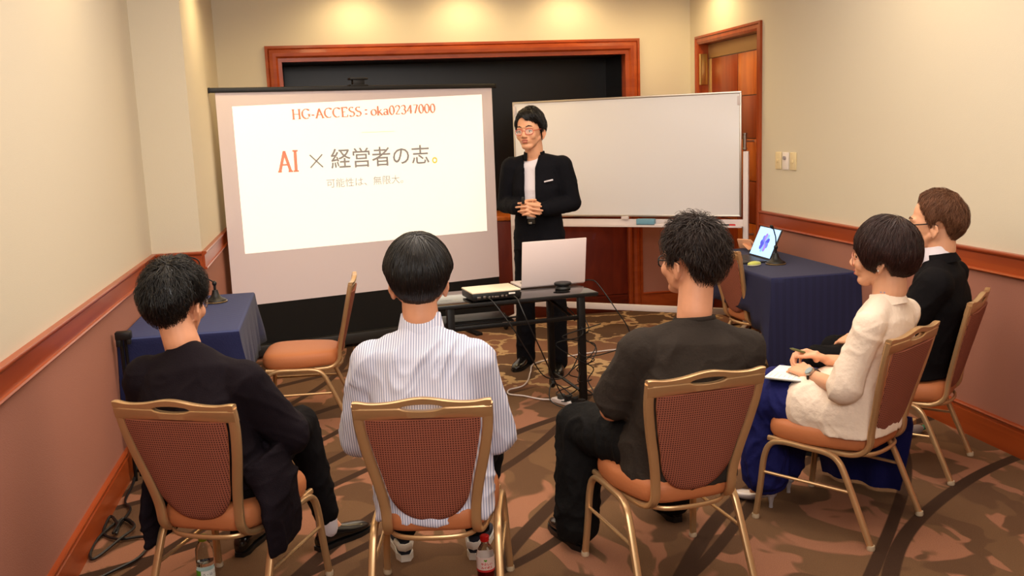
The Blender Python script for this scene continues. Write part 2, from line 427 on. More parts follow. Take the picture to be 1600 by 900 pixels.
# alcove casing: mitred moulded frame, ledge and panelled front
def casing(name, outer, prof_w, corners, nrm, m):
    """three-sided casing. corners = outline points (outer edge) bottom-left, top-left, top-right, bottom-right; inward offset profile"""
    nrm = V(nrm); c = [V(p) for p in corners]; up = V((0, 0, 1)); h = (c[2]-c[1]).normalized()
    inw = [h, (h-up), (-h-up), -h]
    prof = [(0, 0), (0, .022), (.02, .026), (.028, .018), (.034, .032), (.06, .04), (.085, .034), (.10, .016), (prof_w, .012), (prof_w, -.1)]
    rs = []
    for i in range(4): rs.append([c[i] + inw[i]*(u) + nrm*t for u, t in prof])
    struct(name, B().rings(rs), m, 30)
casing('trim_alcove', None, .13, [(-.394, YB, 0), (-.394, YB, 2.425), (2.805, YB, 2.425), (2.805, YB, 0)], (0, -1, 0), M['wood'])
ob = B().bounds((AX0, YB-.005, .89), (AX1, YB+.62, .93), .004); struct('trim_ledge', ob, M['wood_o'])
fp = empty('panelled_counter_front', (1.2, YB, 0), 0, 'reddish wood panelled front below the black alcove', 'panelling')
xs = [AX0, .42, 1.22, 1.98, AX1]
for i in range(4):
    put('wood_panel', B().bounds((xs[i]-1.2+.004, 0, .16), (xs[i+1]-1.2-.004, .03, .885), .003), M['wood_p'], fp)
put('plinth', B().bounds((AX0-1.2, -.012, 0), (AX1-1.2, .03, .155), .003), M['wood_b'], fp)
put('backing', B().bounds((AX0-1.2, .03, 0), (AX1-1.2, .06, .885)), M['wood_b'], fp)
struct('trim_jamb', B().bounds((2.665, YB-.045, 0), (2.70, YB+.02, .93), .004), M['wood_v'])

# door in the right wall
dr = empty('door_1', (XR, 7.47, 0), 0, '', 'door'); del dr['label']; del dr['category']; dr['kind'] = 'structure'
prof_c = [(-1, 0, 0)]
def dcasing():
    nrm = V((-1, 0, 0)); up = V((0, 0, 1)); h = V((0, -1, 0))
    c = [V((0, .643, 0)), V((0, .643, 2.413)), V((0, -.640, 2.413)), V((0, -.640, 0))]
    inw = [h, h-up, -h-up, -h]; prof = [(0, -.0), (0, .02), (.018, .024), (.024, .016), (.05, .02), (.07, .012), (.07, -.12)]
    return B().rings([[c[i]+inw[i]*u+nrm*t for u, t in prof] for i in range(4)])
put('door_casing', dcasing(), M['wood_v'], dr, 30)
Dx = .085
lf = put('door_leaf', B().bounds((Dx, -.575, 0), (Dx+.04, .575, 2.34)), M['wood_b'], dr)
put('lintel_plate', B().bounds((Dx-.006, -.575, 2.225), (Dx, .575, 2.34), .002), mat('tan_metal', (196, 158, 104), .5, .3), lf)
put('edge_strip', B().bounds((Dx-.006, .50, .0), (Dx, .575, 2.22), .002), bpy.data.materials['tan_metal'], lf)
rows = [2.22, 1.878, 1.538, 1.2, .862, .52, .18]
for r in range(6):
    for c in range(2):
        y1 = .495 - c*.535; y0 = y1-.525
        y0 = max(y0, -.57)
        put('wood_panel', B().bounds((Dx-.008, y0, rows[r+1]+.004), (Dx, y1, rows[r]-.004), .002), M['wood_o'] if (r+c) % 2 else M['wood_v'], lf)
hb = put('pull_handle', B().sweep([(-.0, -.34, .55), (-.0, -.34, 1.58)], .014, n=12), wood('handle_wood', (120, 60, 28), (146, 80, 40)), dr)
fr = B()
for z0, z1 in ((1.455, 1.585), (.72, .84)):
    fr.lathe([(.001, z0), (.02, z0), (.02, z0+.012), (.016, z0+.015), (.016, z1-.015), (.02, z1-.012), (.02, z1), (.001, z1)], (0, -.34, 0), 14)
    fr.sweep([(0, -.34, (z0+z1)/2), (Dx-.004, -.34, (z0+z1)/2)], .008, n=8)
put('ferrule', fr, M['steel'], hb)
put('hinge', B().bounds((.0, .545, 2.0), (.06, .57, 2.262), .004).sweep([(-.004, .55, 2.0), (-.004, .55, 2.262)], .012, n=10), M['brass'], dr)
# wall plates
for i, (y, m_, l_) in enumerate([(6.545, (226, 206, 160), 'blank cream switch plate, nearest the door of the three on the wall'), (6.435, (236, 226, 218), 'whiter switch plate with round grey dial, middle of the three'), (6.32, (226, 206, 160), 'cream switch plate with small toggle, farthest from the door')]):
    z = 1.385
    e = empty('wall_switch', (XR, y, z), 0, l_, 'switch', 'wall plates beside the door')
    put('cover_plate', B().bounds((-.010, -.042, -.062), (0, .042, .062), .003), mat('plate_plastic', m_, .4), e)
    if i == 1: put('dial', B().lathe([(.001, 0), (.014, 0), (.014, .012), (.001, .012)], (-.01, 0, .022), 16, (-1, 0, 0)), mat('grey_plastic', (150, 140, 140), .4), e)
    else: put('toggle', B().bounds((-.018, -.008, -.014), (-.008, .008, .012), .002), bpy.data.materials['plate_plastic'], e)
# ceiling lights (real fixtures for the beams)
glow = mat('lamp_glow', (255, 220, 170), .5, emit=((255, 205, 140), 4))
for k, (x, y) in enumerate(DOWNLIGHTS):
    e = empty('ceiling_light', (x, y, ZC), 0, 'round recessed warm ceiling downlight', 'light', 'ceiling downlights')
    put('lamp_ring', B().lathe([(.05, -.012), (.075, -.012), (.08, 0), (.05, 0)], n=24), M['white'], e)
    put('lamp_disc', B().lathe([(.001, -.006), (.05, -.006), (.05, -.002), (.001, -.002)], n=24), glow, e)

# ------------------------------------------------------------------ banquet chair
def backy(z): return -.205-(z-.48)*.258
def make_chair():
    root = empty('banquet_chair', (0, 0, 0), 0, 'x', 'chair', 'banquet chairs')
    fr = B()
    for s in (1, -1):
        path = smoothpath([(s*.208, .215, .398), (s*.198, .08, .392), (s*.178, -.07, .386), (s*.158, -.155, .39), (s*.150, -.200, .43), (s*.152, -.212, .50), (s*.166, backy(.58), .58), (s*.190, backy(.68), .68), (s*.206, backy(.77), .77), (s*.209, backy(.845), .845)], 5)
        n = len(path); fr.sweep(path, [.0125]*n, [.010+.008*min(1, max(0, (i-6)/14)) for i in range(n)], (s, 0, 0), 12, .75)
    # curved trim round the rear of the seat
    fr.sweep(smoothpath([(.170, -.09, .388), (.13, -.175, .386), (.06, -.205, .385), (-.06, -.205, .385), (-.13, -.175, .386), (-.170, -.09, .388)], 5), .007, .010, n=8)
    fr.sweep([(.205, .2, .396), (-.205, .2, .396)], .009, .010, n=8)
    put('frame', fr, M['gold'], root)
    # top rail with hand hole
    def zt(x): return .852 + .018*math.exp(-(x/.085)**2) + .006*math.exp(-((abs(x)-.21)/.03)**2)
    def zb(x): return .800 + .004*math.cos(x*9)
    def hole(x):
        u = abs(x)/.068
        return 0 if u >= 1 else .0105*math.sqrt(1-u*u)
    tr = B(); xs = [-.222+i*.444/44 for i in range(45)]; hc = .838
    for part in (0, 1):
        rs = []
        for x in xs:
            if part: lo, hi = hc+hole(x)-.0004, zt(x)
            else: lo, hi = zb(x), hc-hole(x)+.0004
            e = .215-abs(x); hgt = hi-lo; bow = -.012*(1-(x/.22)**2)
            r = []
            for (du, dz) in ((-1, .12), (-.7, 0), (.7, 0), (1, .12), (1, .88), (.7, 1), (-.7, 1), (-1, .88)):
                z = lo+dz*hgt; r.append((x, backy(z)+du*.0125+bow, z))
            rs.append(r)
        tr.rings(rs)
    put('top_rail', tr, M['gold'], root, 40)
    # shield shaped padded back
    def hw(z):
        w_ = np.interp(z, [.45, .55, .60, .68, .77, .80], [.128, .140, .150, .170, .188, .189])
        if z < .565: w_ *= math.sqrt(max(0, 1-((.565-z)/.115)**2))**.8 if z > .4501 else 0
        return max(w_, .004)
    def pad(y0, y1, grow):
        rs = []
        for i in range(26):
            z = .4503+(.801-.4503)*(i/25)**1.25; h_ = hw(z)-.004; bow = -.012*min(1, (z-.45)/.35)
            zc = backy(z)+bow; r = []
            for j in range(13):
                u = -1+2*j/12; r.append((u*h_, zc+y0, z))
            for j in range(13):
                u = 1-2*j/12; r.append((u*h_, zc+y0+(y1-y0)*max(.15, (1-u**6))*min(1, .3+i*.3), z))
            rs.append(r)
        return B().rings(rs)
    put('backrest', pad(-.002, -.020, 0), M['weave'], root, 60, label='woven rust fabric rear face of the backrest')
    put('backrest_pad', pad(-.002, .022, 0), M['seat'], root, 60, label='plain tan vinyl front face of the backrest')
    # seat cushion
    def plan(th, k):
        c, s_ = math.cos(th), math.sin(th); c = math.copysign(abs(c)**.42, c); s_ = math.copysign(abs(s_)**.42, s_)
        y = .02+.225*s_*k; return ((.218 if s_ > 0 else .218-.045*abs(s_))*c*k, y)
    rs = []
    for k, z in ((.2, .402), (.9, .402), (.965, .408), (.995, .425), (1.0, .448), (.985, .466), (.95, .480), (.86, .489), (.6, .493), (.2, .495)):
        rs.append([(*plan(2*PI*j/40, k), z) for j in range(40)])
    put('seat', B().rings(rs), M['seat'], root, 60)
    for s in (1, -1):
        leg = smoothpath([(s*.240, .254, .012), (s*.232, .236, .17), (s*.226, .222, .31), (s*.222, .195, .375), (s*.219, .14, .396), (s*.216, .04, .394), (s*.215, -.055, .39), (s*.216, -.105, .365), (s*.218, -.14, .30), (s*.222, -.20, .15), (s*.226, -.254, .012)], 5)
        put('leg_arch', B().sweep(leg, .0125, .014, (s, 0, 0), 12, .8), M['gold'], root)
        put('stretcher', B().sweep([(s*.229, .231, .235), (s*.2205, -.165, .235)], .0075, n=10), M['gold'], root)
        for y, x in ((.2545, .240), (-.2545, .226)):
            put('foot_cap', B().lathe([(.001, 0), (.015, 0), (.017, .006), (.015, .022), (.001, .022)], (s*x, y, 0), 12), M['glide'], root)
    for o in root.children:
        me = o.data
        if me.get('zmapped'): continue
        for v in me.vertices:
            z = v.co.z; v.co.z = z*.905 if z < .45 else .40725+(z-.45)*(.873-.40725)/(.873-.45)
        me['zmapped'] = 1
    return root
CH = {'A': (-.405, 3.459, -.433, 'gold framed banquet chair under the man in the dark jacket, by left wall'),
      'B': (.323, 3.242, -.214, 'gold framed banquet chair under the man in the striped white shirt'),
      'C': (1.192, 3.258, .111, 'gold framed banquet chair under the man in the charcoal t-shirt'),
      'D': (2.071, 3.56, .577, 'gold framed banquet chair under the woman in the cream jacket'),
      'E': (2.729, 4.075, .758, 'gold framed banquet chair under the man in black jacket, by right wall'),
      'F': (-.168, 5.749, 1.484, 'empty gold banquet chair with tan seat turned sideways before the screen'),
      'G': (2.878, 5.955, -1.5, 'empty gold banquet chair pushed up to the navy table with the laptop')}
proto = make_chair()
for k, (x, y, a, lab) in CH.items():
    c = proto if k == 'A' else copytree(proto)
    c.location = (x, y, 0); c.rotation_euler = (0, 0, a); c['label'] = lab

# ------------------------------------------------------------------ cloth-covered tables
def drape(x0, x1, y0, y1, z, hems, m, parent, name='tablecloth', amp=.012, flare=.02, m_side=None, seed=0, xlim=(-99, 99), seat=None):
    """cloth over a table top: top sheet, then four pleated sides; hems = (front,right,back,left) bottom z"""
    N = 26; r = .03; per = []
    cs = [((x0, y0), (x1, y0), (0, -1)), ((x1, y0), (x1, y1), (1, 0)), ((x1, y1), (x0, y1), (0, 1)), ((x0, y1), (x0, y0), (-1, 0))]
    for i, (a, b_, nn) in enumerate(cs):
        L = math.hypot(b_[0]-a[0], b_[1]-a[1]); k = max(12, int(L/.03))
        for j in range(k):
            t = j/k; per.append((a[0]+(b_[0]-a[0])*t, a[1]+(b_[1]-a[1])*t, nn, i, t, L, cs[i-1][2]))
    rows = []
    for q in (0, .02, .05, .12, .25, .4, .6, .8, 1.0):
        ring = []
        for (x, y, nn, i, t, L, pn) in per:
            h = hems[i]
            if t < .06: h = h*(.5+t/.12) + hems[i-1]*(.5-t/.12)
            elif t > .94: h = h*(.5+(1-t)/.12) + hems[(i+1) % 4]*(.5-(1-t)/.12)
            if seat and i == 3 and seat[0] < y < seat[1]: h = max(h, seat[2])
            n1 = V((*nn, 0)); n2 = V((*pn, 0)); nx = V((*cs[(i+1) % 4][2], 0))
            cr = 0
            if t*L < .10: cr = 1-t*L/.10; n1 = (n1 + n2*cr*.9).normalized()
            elif (1-t)*L < .10: cr = 1-(1-t)*L/.10; n1 = (n1 + nx*cr*.9).normalized()
            w_ = math.sin(t*L*26+seed+i*1.7)*.6+math.sin(t*L*61+seed*2)*.4
            q2 = q*q*(3-2*q)
            off = .004 + (flare*q + amp*w_*q2) + cr*.05*q2
            if q == 0: off = -.006
            elif q == .02: off = .002
            if hems[i] > z-.02: off = min(off, .003)
            zz_ = z - (z-h)*q - (0 if q == 0 else 0)
            if q == .02: zz_ = z-.006
            p = V((x, y, 0)) + n1*off; p.x = min(max(p.x, xlim[0]), xlim[1]); ring.append((p.x, p.y, zz_))
        rows.append(ring)
    # top interior rings so that the sheet is filled
    cx, cy = (x0+x1)/2, (y0+y1)/2
    for s_ in (.97, .5):
        rows.insert(0, [(cx+(x-cx)*s_, cy+(y-cy)*s_, z) for (x, y, *_r) in per])
    bb = B(); n = len(per); vs = [p for r_ in rows for p in r_]; fs = []
    for i in range(len(rows)-1):
        for j in range(n): k = (j+1) % n; fs.append((i*n+j, i*n+k, (i+1)*n+k, (i+1)*n+j))
    fs.append(tuple(range(n))[::-1]); bb.add(vs, fs)
    me = bb.mesh(name); finish(me, m, 45)
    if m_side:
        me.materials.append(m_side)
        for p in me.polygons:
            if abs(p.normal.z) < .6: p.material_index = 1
    o = link(name, me, parent)
    sd = o.modifiers.new('t', 'SOLIDIFY'); sd.thickness = .003; sd.offset = -1
    return o
# left table
tl = empty('conference_table', (-.775, 5.65, 0), 0, 'folding table with black frame under a navy cloth, against the left wall', 'table')
TX0, TX1, TY0, TY1 = -.295, .29, -.62, .60
put('tabletop', B().bounds((TX0+.004, TY0+.004, .69), (TX1-.004, TY1-.004, .714), .004), M['blackpl'], tl)
for sx in (TX0+.05, TX1-.05):
    for sy in (TY0+.05, TY1-.05):
        lg = put('leg', B().sweep([(sx, sy, .02), (sx, sy, .69)], .014, n=10), M['black'], tl)
put('apron', B().sweep([(TX0+.05, TY0+.05, .66), (TX0+.05, TY1-.05, .66)], .01, n=8).sweep([(TX1-.05, TY0+.05, .66), (TX1-.05, TY1-.05, .66)], .01, n=8).bounds((TX0+.02, TY0+.03, .0), (TX0+.08, TY0+.07, .03), .004).bounds((TX1-.08, TY0+.03, .0), (TX1-.02, TY0+.07, .03), .004), M['black'], tl)
dc = drape(-1.069, -.482, 5.03, 6.25, .718, (.34, .40, .40, .40), M['navy_s'], None, amp=.010, m_side=M['navy'], xlim=(-1.074, 9))
tag(dc, 'navy striped tablecloth hanging over the table by the left wall', 'tablecloth')
# folded black stand poles leaning at the table's near left corner
st = empty('folding_stand', (-1.03, 4.93, 0), 0, 'black folded stand leaning at the near corner of the left table', 'stand')
put('pole', B().sweep([(-.005, 0, .0), (-.005, 0, .76)], .009, n=10).sweep([(.02, .01, .02), (.012, .01, .75)], .008, n=10), M['black'], st)
put('clamp', B().bounds((-.03, -.02, .735), (.045, .03, .775), .006).bounds((-.028, -.016, .70), (-.005, .02, .74), .003).bounds((.022, -.016, .71), (.040, .02, .74), .003), M['blackpl'], st)
# right table
tr_ = empty('conference_table', (2.965, 6.06, 0), 0, 'table under a navy cloth against the right wall, carrying a laptop', 'table')
put('tabletop', B().bounds((-.292, -.64, .69), (.292, .72, .714), .004), M['blackpl'], tr_)
for sx in (-.24, .24):
    for sy in (-.56, .64):
        put('leg', B().sweep([(sx, sy, .0), (sx, sy, .69)], .014, n=10), M['steel'], tr_)
put('apron', B().sweep([(-.24, -.56, .15), (.24, -.56, .15)], .008, n=8).sweep([(-.24, .64, .15), (.24, .64, .15)], .008, n=8).sweep([(-.2, -.56, .5), (-.2, .64, .5)], .008, n=8), M['steel'], tr_)
dc = drape(2.668, 3.262, 5.41, 6.79, .718, (.03, .42, .42, .37), M['navy'], None, amp=.004, flare=.012, m_side=M['navy_v'], seed=2, xlim=(-9, 3.272), seat=(5.66, 6.26, .458))
tag(dc, 'plain navy tablecloth falling to the floor over the right table', 'tablecloth')

# ------------------------------------------------------------------ presentation table
pt = empty('presentation_table', (.975, 5.72, 0), .105, 'gloss black folding table on castors carrying laptop and projector', 'table')
put('tabletop', B().bounds((-.45, -.235, .665), (.60, .235, .690), .004), M['blacktop'], pt)
put('edge_band', B().bounds((-.452, -.238, .668), (.603, -.234, .687), .001).bounds((.5995, -.236, .668), (.603, .236, .687), .001), M['blackpl'], pt)
for sx in (-.32, .50):
    put('leg', B().bounds((sx-.022, -.225, .015), (sx+.022, -.185, .665), .004), M['black'], pt)
    put('leg', B().bounds((sx-.085, .165, .08), (sx-.045, .205, .665), .004), M['black'], pt)
    put('brace', B().sweep([(sx-.03, -.18, .52), (sx-.15, .1, .655)], .010, n=8).sweep([(sx-.02, -.2, .075), (sx-.06, .18, .11)], .010, n=8), M['black'], pt)
    ca = put('castor', B().lathe([(.001, -.013), (.028, -.013), (.032, -.006), (.032, .006), (.028, .013), (.001, .013)], (sx-.065, .185, .033), 20, (1, 0, .0)).bounds((sx-.077, .17, .035), (sx-.053, .2, .085), .003), M['blackpl'], pt)
    put('castor', B().bounds((sx-.02, -.222, .0), (sx+.02, -.188, .02), .004), M['blackpl'], pt)
put('crossbar', B().bounds((-.32, -.215, .525), (.50, -.195, .55), .003), M['black'], pt)
put('crossbar', B().bounds((-.38, .175, .58), (.44, .195, .605), .003), M['black'], pt)
put('shelf', B().bounds((-.34, -.17, .545), (.08, .14, .555), .002).sweep([(-.34, -.17, .57), (.10, -.17, .57)], .006, n=8), M['black'], pt)

# white laptop seen from behind
lp = empty('laptop', (1.395, 5.86, .690), .11, 'white laptop seen from the back of its lid, on the black table', 'laptop')
put('base', B().bounds((-.215, .01, .002), (.215, .235, .016), .004), M['white'], lp)
ld = B().box((0, 0, .148), (.43, .009, .295), None, .004)
Rm = Matrix.Rotation(math.radians(9), 4, 'X'); ld.xf(Matrix.Translation((0, -.0, .01)) @ Rm)
put('lid', ld, mat('lid_white', (232, 216, 214), .4), lp)
put('screen_bezel', B().box((0, .0065, .15), (.415, .002, .265)).xf(Matrix.Translation((0, 0, .01)) @ Rm), M['blackpl'], lp)
put('keyboard', B().bounds((-.18, .05, .016), (.18, .14, .018)), M['blackpl'], lp)
# projector
pj = empty('projector', (.945, 5.60, .690), .13, 'flat white-topped black projector on the table, left of the white laptop', 'projector')
put('feet', B().lathe([(.001, 0), (.014, 0), (.014, .012), (.001, .012)], (-.12, -.07, 0), 12).lathe([(.001, 0), (.014, 0), (.014, .012), (.001, .012)], (.12, -.07, 0), 12).lathe([(.001, 0), (.02, 0), (.02, .012), (.001, .012)], (0, .08, 0), 12), M['blackpl'], pj)
put('housing', B().bounds((-.15, -.115, .010), (.15, .115, .052), .006), M['blackpl'], pj)
put('top_cover', B().bounds((-.152, -.117, .052), (.152, .117, .062), .004), mat('projector_white', (238, 226, 200), .35), pj)
pp = B()
for i, (x, w_, h_) in enumerate([(-.11, .022, .012), (-.075, .016, .014), (-.045, .010, .010), (-.025, .010, .010), (-.0, .026, .008), (.035, .014, .012), (.06, .010, .010)]):
    pp.bounds((x-w_/2, -.1175, .022), (x+w_/2, -.1145, .022+h_), .001)
put('port', pp, M['steel'], pj)
put('label_plate', B().bounds((.075, -.1175, .034), (.115, -.1145, .044), .001), M['paper'], pj)
put('lens', B().lathe([(.001, 0), (.022, 0), (.026, .01), (.02, .012), (.001, .008)], (.07, .115, .032), 20, (0, 1, 0)), M['blacktop'], pj)
# round speakerphone
sp = empty('speakerphone', (1.425, 5.735, .690), 0, 'round black puck-shaped speaker on the table before the white laptop', 'speaker')
put('base', B().lathe([(.001, 0), (.045, 0), (.05, .006), (.042, .02), (.038, .026), (.001, .026)], n=28), M['blackpl'], sp)
put('disc', B().lathe([(.001, .024), (.046, .024), (.054, .03), (.055, .038), (.05, .043), (.001, .044)], n=28), M['blackpl'], sp)

# ------------------------------------------------------------------ cables
def tcable(name, pts, r, m, label, group=None):
    o = cable(name, pts, r, m); o.name = name; tag(o, label, 'cable', group); return o
tcable('power_cable', [(1.06, 5.47, .715), (1.07, 5.40, .70), (1.10, 5.33, .60), (1.18, 5.36, .42), (1.26, 5.45, .25), (1.32, 5.5, .12), (1.37, 5.50, .03)], .004, M['blackpl'], 'black cable dropping from the projector towards the power strip')
tcable('video_cable', [(.90, 5.46, .72), (.93, 5.40, .69), (1.02, 5.33, .55), (1.12, 5.38, .38), (1.24, 5.5, .2), (1.40, 5.62, .16), (1.5, 5.66, .3), (1.52, 5.72, .5)], .004, M['blackpl'], 'black cable looping from the projector under the table')
tcable('laptop_cable', [(1.60, 5.90, .705), (1.64, 5.87, .712), (1.68, 5.84, .69), (1.76, 5.75, .55), (1.84, 5.70, .40), (1.83, 5.72, .30), (1.68, 5.74, .25), (1.56, 5.70, .25)], .004, M['blackpl'], 'black laptop cable arching off the right end of the black table')
rr = random.Random(3)
for i, lab in enumerate(['black cable hanging in wide loops behind the right table leg', 'thin black cable bunched at the right table leg', 'black cable coiled low beside the right table leg', 'black cable trailing from the power strip along the table leg']):
    pts = []
    x, y = 1.50+.02*i, 5.62
    z = .60-.05*i
    for k in range(9):
        zz_ = max(.012, z*(1-k/8)**1.1)
        pts.append((1.46+rr.uniform(-.10, .13)+.04*math.sin(k*2+i), 5.58+rr.uniform(-.10, .12), zz_))
    pts.append((1.40-.02*i, 5.52, .03))
    tcable('power_cable', pts, .0035, M['blackpl'], lab, 'cables hanging at the table leg')
tcable('power_cable', [(1.42, 5.55, .05), (1.36, 5.62, .10), (1.30, 5.60, .12), (1.27, 5.52, .05), (1.33, 5.46, .012), (1.44, 5.40, .012), (1.56, 5.44, .012), (1.55, 5.55, .05), (1.48, 5.56, .10)], .004, M['blackpl'], 'black cable looped flat round the power strip')
tcable('extension_cord', [(1.335, 5.60, .02), (1.25, 5.68, .008), (1.16, 5.79, .008), (1.08, 5.86, .008), (1.10, 5.96, .008), (1.20, 6.02, .008), (1.27, 6.16, .008), (1.33, 6.36, .008), (1.42, 6.60, .008), (1.70, 6.72, .008), (2.1, 6.80, .008), (2.5, 6.7, .008)], .005, M['white'], 'white extension cord running over the carpet to the power strip')
tcable('power_cable', [(-1.035, 5.05, .10), (-1.04, 4.9, .012), (-1.03, 4.62, .012), (-.985, 4.5, .012), (-1.0, 4.3, .012), (-.99, 4.22, .016), (-1.0, 4.3, .02), (-1.055, 4.42, .02), (-1.05, 4.25, .012), (-.97, 4.16, .012), (-.88, 4.16, .012), (-.80, 4.12, .012), (-.83, 4.02, .012), (-.86, 3.92, .012), (-.96, 3.80, .012), (-1.02, 3.7, .012)], .0065, M['blackpl'], 'black cable tangled on the carpet by the left baseboard', 'floor cable')
tcable('power_cable', [(-.93, 4.30, .012), (-1.0, 4.38, .014), (-1.055, 4.22, .014), (-1.06, 4.05, .014), (-1.03, 3.98, .012), (-.96, 4.12, .026), (-.92, 4.25, .026), (-.985, 4.35, .03), (-1.0, 4.20, .026)], .0065, M['blackpl'], 'short black cable loop lying over the tangle by the left baseboard')
# power strip
ps = empty('power_strip', (1.40, 5.50, 0), -1.05, 'white power strip full of plugs on the carpet by the table leg', 'power strip')
put('housing', B().bounds((-.16, -.022, 0), (.16, .022, .028), .005), M['white'], ps)
for i, x in enumerate((-.09, -.03, .03, .09)):
    put('plug', B().bounds((x-.018, -.018, .028), (x+.018, .018, .062), .004), M['blackpl'] if i else mat('grey_plug', (70, 70, 66), .5), ps)
# bottle parts
def bottle(loc, lab, kind):
    e = empty('drink_bottle', loc, 0, lab, 'bottle')
    r, h = .033, .205
    prof = [(.001, .003), (r*.8, 0), (r, .008), (r, .13), (r*.97, .15), (r*.7, .172), (.014, .186), (.013, h-.01), (.001, h-.009)]
    if kind == 'red': prof = [(.001, .003), (r*.8, 0), (r, .008), (r, .12), (r*1.02, .135), (r*.8, .155), (.015, .172), (.0135, h-.012), (.001, h-.011)]
    put('bottle_body', B().lathe(prof, n=28), M['clear'], e, 50)
    put('drink', B().lathe([(.001, .006), (r*.9, .006), (r*.93, .012), (r*.93, .10 if kind != 'red' else .074), (.001, .101 if kind != 'red' else .075)], n=24), M['redtea'] if kind == 'red' else M['water'], e, 50)
    c = M['red'] if kind == 'red' else M['lime']
    cp = B().lathe([(.001, h-.022), (.0155, h-.022), (.0165, h-.018), (.0165, h-.002), (.0145, h), (.001, h)], n=24)
    for j in range(16):
        a = 2*PI*j/16; cp.sweep([(.0163*math.cos(a), .0163*math.sin(a), h-.018), (.0163*math.cos(a), .0163*math.sin(a), h-.003)], .0012, n=4)
    put('cap', cp, c, e)
    z0, z1 = (.018, .072) if kind != 'red' else (.072, .128)
    lb = B(); n = 32; rs = []
    for z in (z0, z1): rs.append([((r+.0012)*math.cos(2*PI*j/n), (r+.0012)*math.sin(2*PI*j/n), z) for j in range(n)])
    for z in (z1, z0): rs.append([((r+.0004)*math.cos(2*PI*j/n), (r+.0004)*math.sin(2*PI*j/n), z) for j in range(n)])
    lb.rings(rs, closed=True); put('label_sleeve', lb, mat('label_'+kind, (236, 238, 230) if kind != 'red' else (236, 214, 206), .4), e)
    return e, r, z0, z1
def text_mesh(txt, size, width=None, bold=0):
    cu = bpy.data.curves.new('t', 'FONT'); cu.body = txt; cu.size = size; cu.align_x = 'CENTER'; cu.offset = bold; cu.resolution_u = 3
    o = bpy.data.objects.new('t', cu); COL.objects.link(o)
    dg = bpy.context.evaluated_depsgraph_get(); me = bpy.data.meshes.new_from_object(o.evaluated_get(dg))
    bpy.data.objects.remove(o); bpy.data.curves.remove(cu)
    co = np.array([v.co[:] for v in me.vertices]) if len(me.vertices) else np.zeros((0, 3))
    if len(co) and width:
        k = width/(co[:, 0].max()-co[:, 0].min()); c0 = (co[:, 0].max()+co[:, 0].min())/2
        for v in me.vertices: v.co.x = (v.co.x-c0)*k
    return me
def wrap_label(e, txt, r, z, size, m, ang0, name, width=None, bold=0):
    me = text_mesh(txt, size, width, bold)
    for v in me.vertices:
        a = ang0 + v.co.x/r; v.co = V(((r+.0016)*math.cos(a), (r+.0016)*math.sin(a), z+v.co.y))
    o = link(name, finish(me, m, 0), e); return o
e, r, z0, z1 = bottle((-.546, 3.633, 0), 'clear water bottle with lime cap and green-white label, under the left chair', 'clear')
put('label_band', B().rings([[((r+.0016)*math.cos(a), (r+.0016)*math.sin(a), z) for a in np.linspace(-2.9, -2.0, 10)] + [((r+.0006)*math.cos(a), (r+.0006)*math.sin(a), z) for a in np.linspace(-2.0, -2.9, 10)] for z in (z0, z1)]), M['green'], e)
wrap_label(e, 'い・ろ・は・す', r, .052, .013, M['blackp'], -1.25, 'lettering', None)
e, r, z0, z1 = bottle((.499, 3.332, 0), 'red drink bottle with red cap and white-red label, by the middle chair leg', 'red')
hr = B(); pts = []
for k in range(20):
    t = 2*PI*k/20; pts.append((.0042*1.05*(16*math.sin(t)**3)/16*1.4, .0042*(13*math.cos(t)-5*math.cos(2*t)-2*math.cos(3*t)-math.cos(4*t))/16*1.3))
o = put('heart_mark', B().poly([(x, z) for x, z in pts], (1, 0, 0), (0, 0, 1), (0, 0, 0), -.0003), M['green'], e)
for v in o.data.vertices:
    a = -1.72+v.co.x/r; v.co = V(((r+.0018-v.co.y)*math.cos(a), (r+.0018-v.co.y)*math.sin(a), (.118+v.co.z)))
wrap_label(e, 'やさしい', r, .100, .011, M['redp'], -1.60, 'lettering', .042, .0004)
wrap_label(e, 'ルイボス', r, .086, .011, M['redp'], -1.60, 'lettering', .042, .0004)
put('label_band', B().rings([[((r+.0015)*math.cos(2*PI*j/28), (r+.0015)*math.sin(2*PI*j/28), z) for j in range(28)] for z in (.072, .080)]), M['redp'], e)
# pouch and bottle on the floor by the right wall
bx = empty('snack_box', (2.99, 4.52, 0), .7, 'small beige paper box on the carpet between the two right chairs', 'box')
put('carton', B().bounds((-.09, -.06, 0), (.09, .06, .045), .006), mat('kraft_paper', (196, 160, 108), .8), bx)
put('flap', B().bounds((-.088, -.058, .045), (.03, .058, .048), .001), mat('kraft_light', (212, 178, 126), .8), bx)
bt = B().lathe([(.001, -.09), (.022, -.09), (.026, -.08), (.026, .05), (.02, .07), (.011, .078), (.011, .09), (.001, .09)], (0, 0, .026), 20, (1, -.1, 0))
b2 = empty('lying_bottle', (2.98, 4.40, 0), .45, 'clear plastic bottle lying on the carpet before the beige box', 'bottle')
put('bottle_body', bt, mat('silver_wrap', (176, 178, 176), .3, .4), b2)
put('cap', B().lathe([(.001, .088), (.014, .088), (.014, .105), (.001, .105)], (0, 0, .026), 16, (1, -.1, 0)), mat('green_cap', (60, 130, 90), .5), b2)

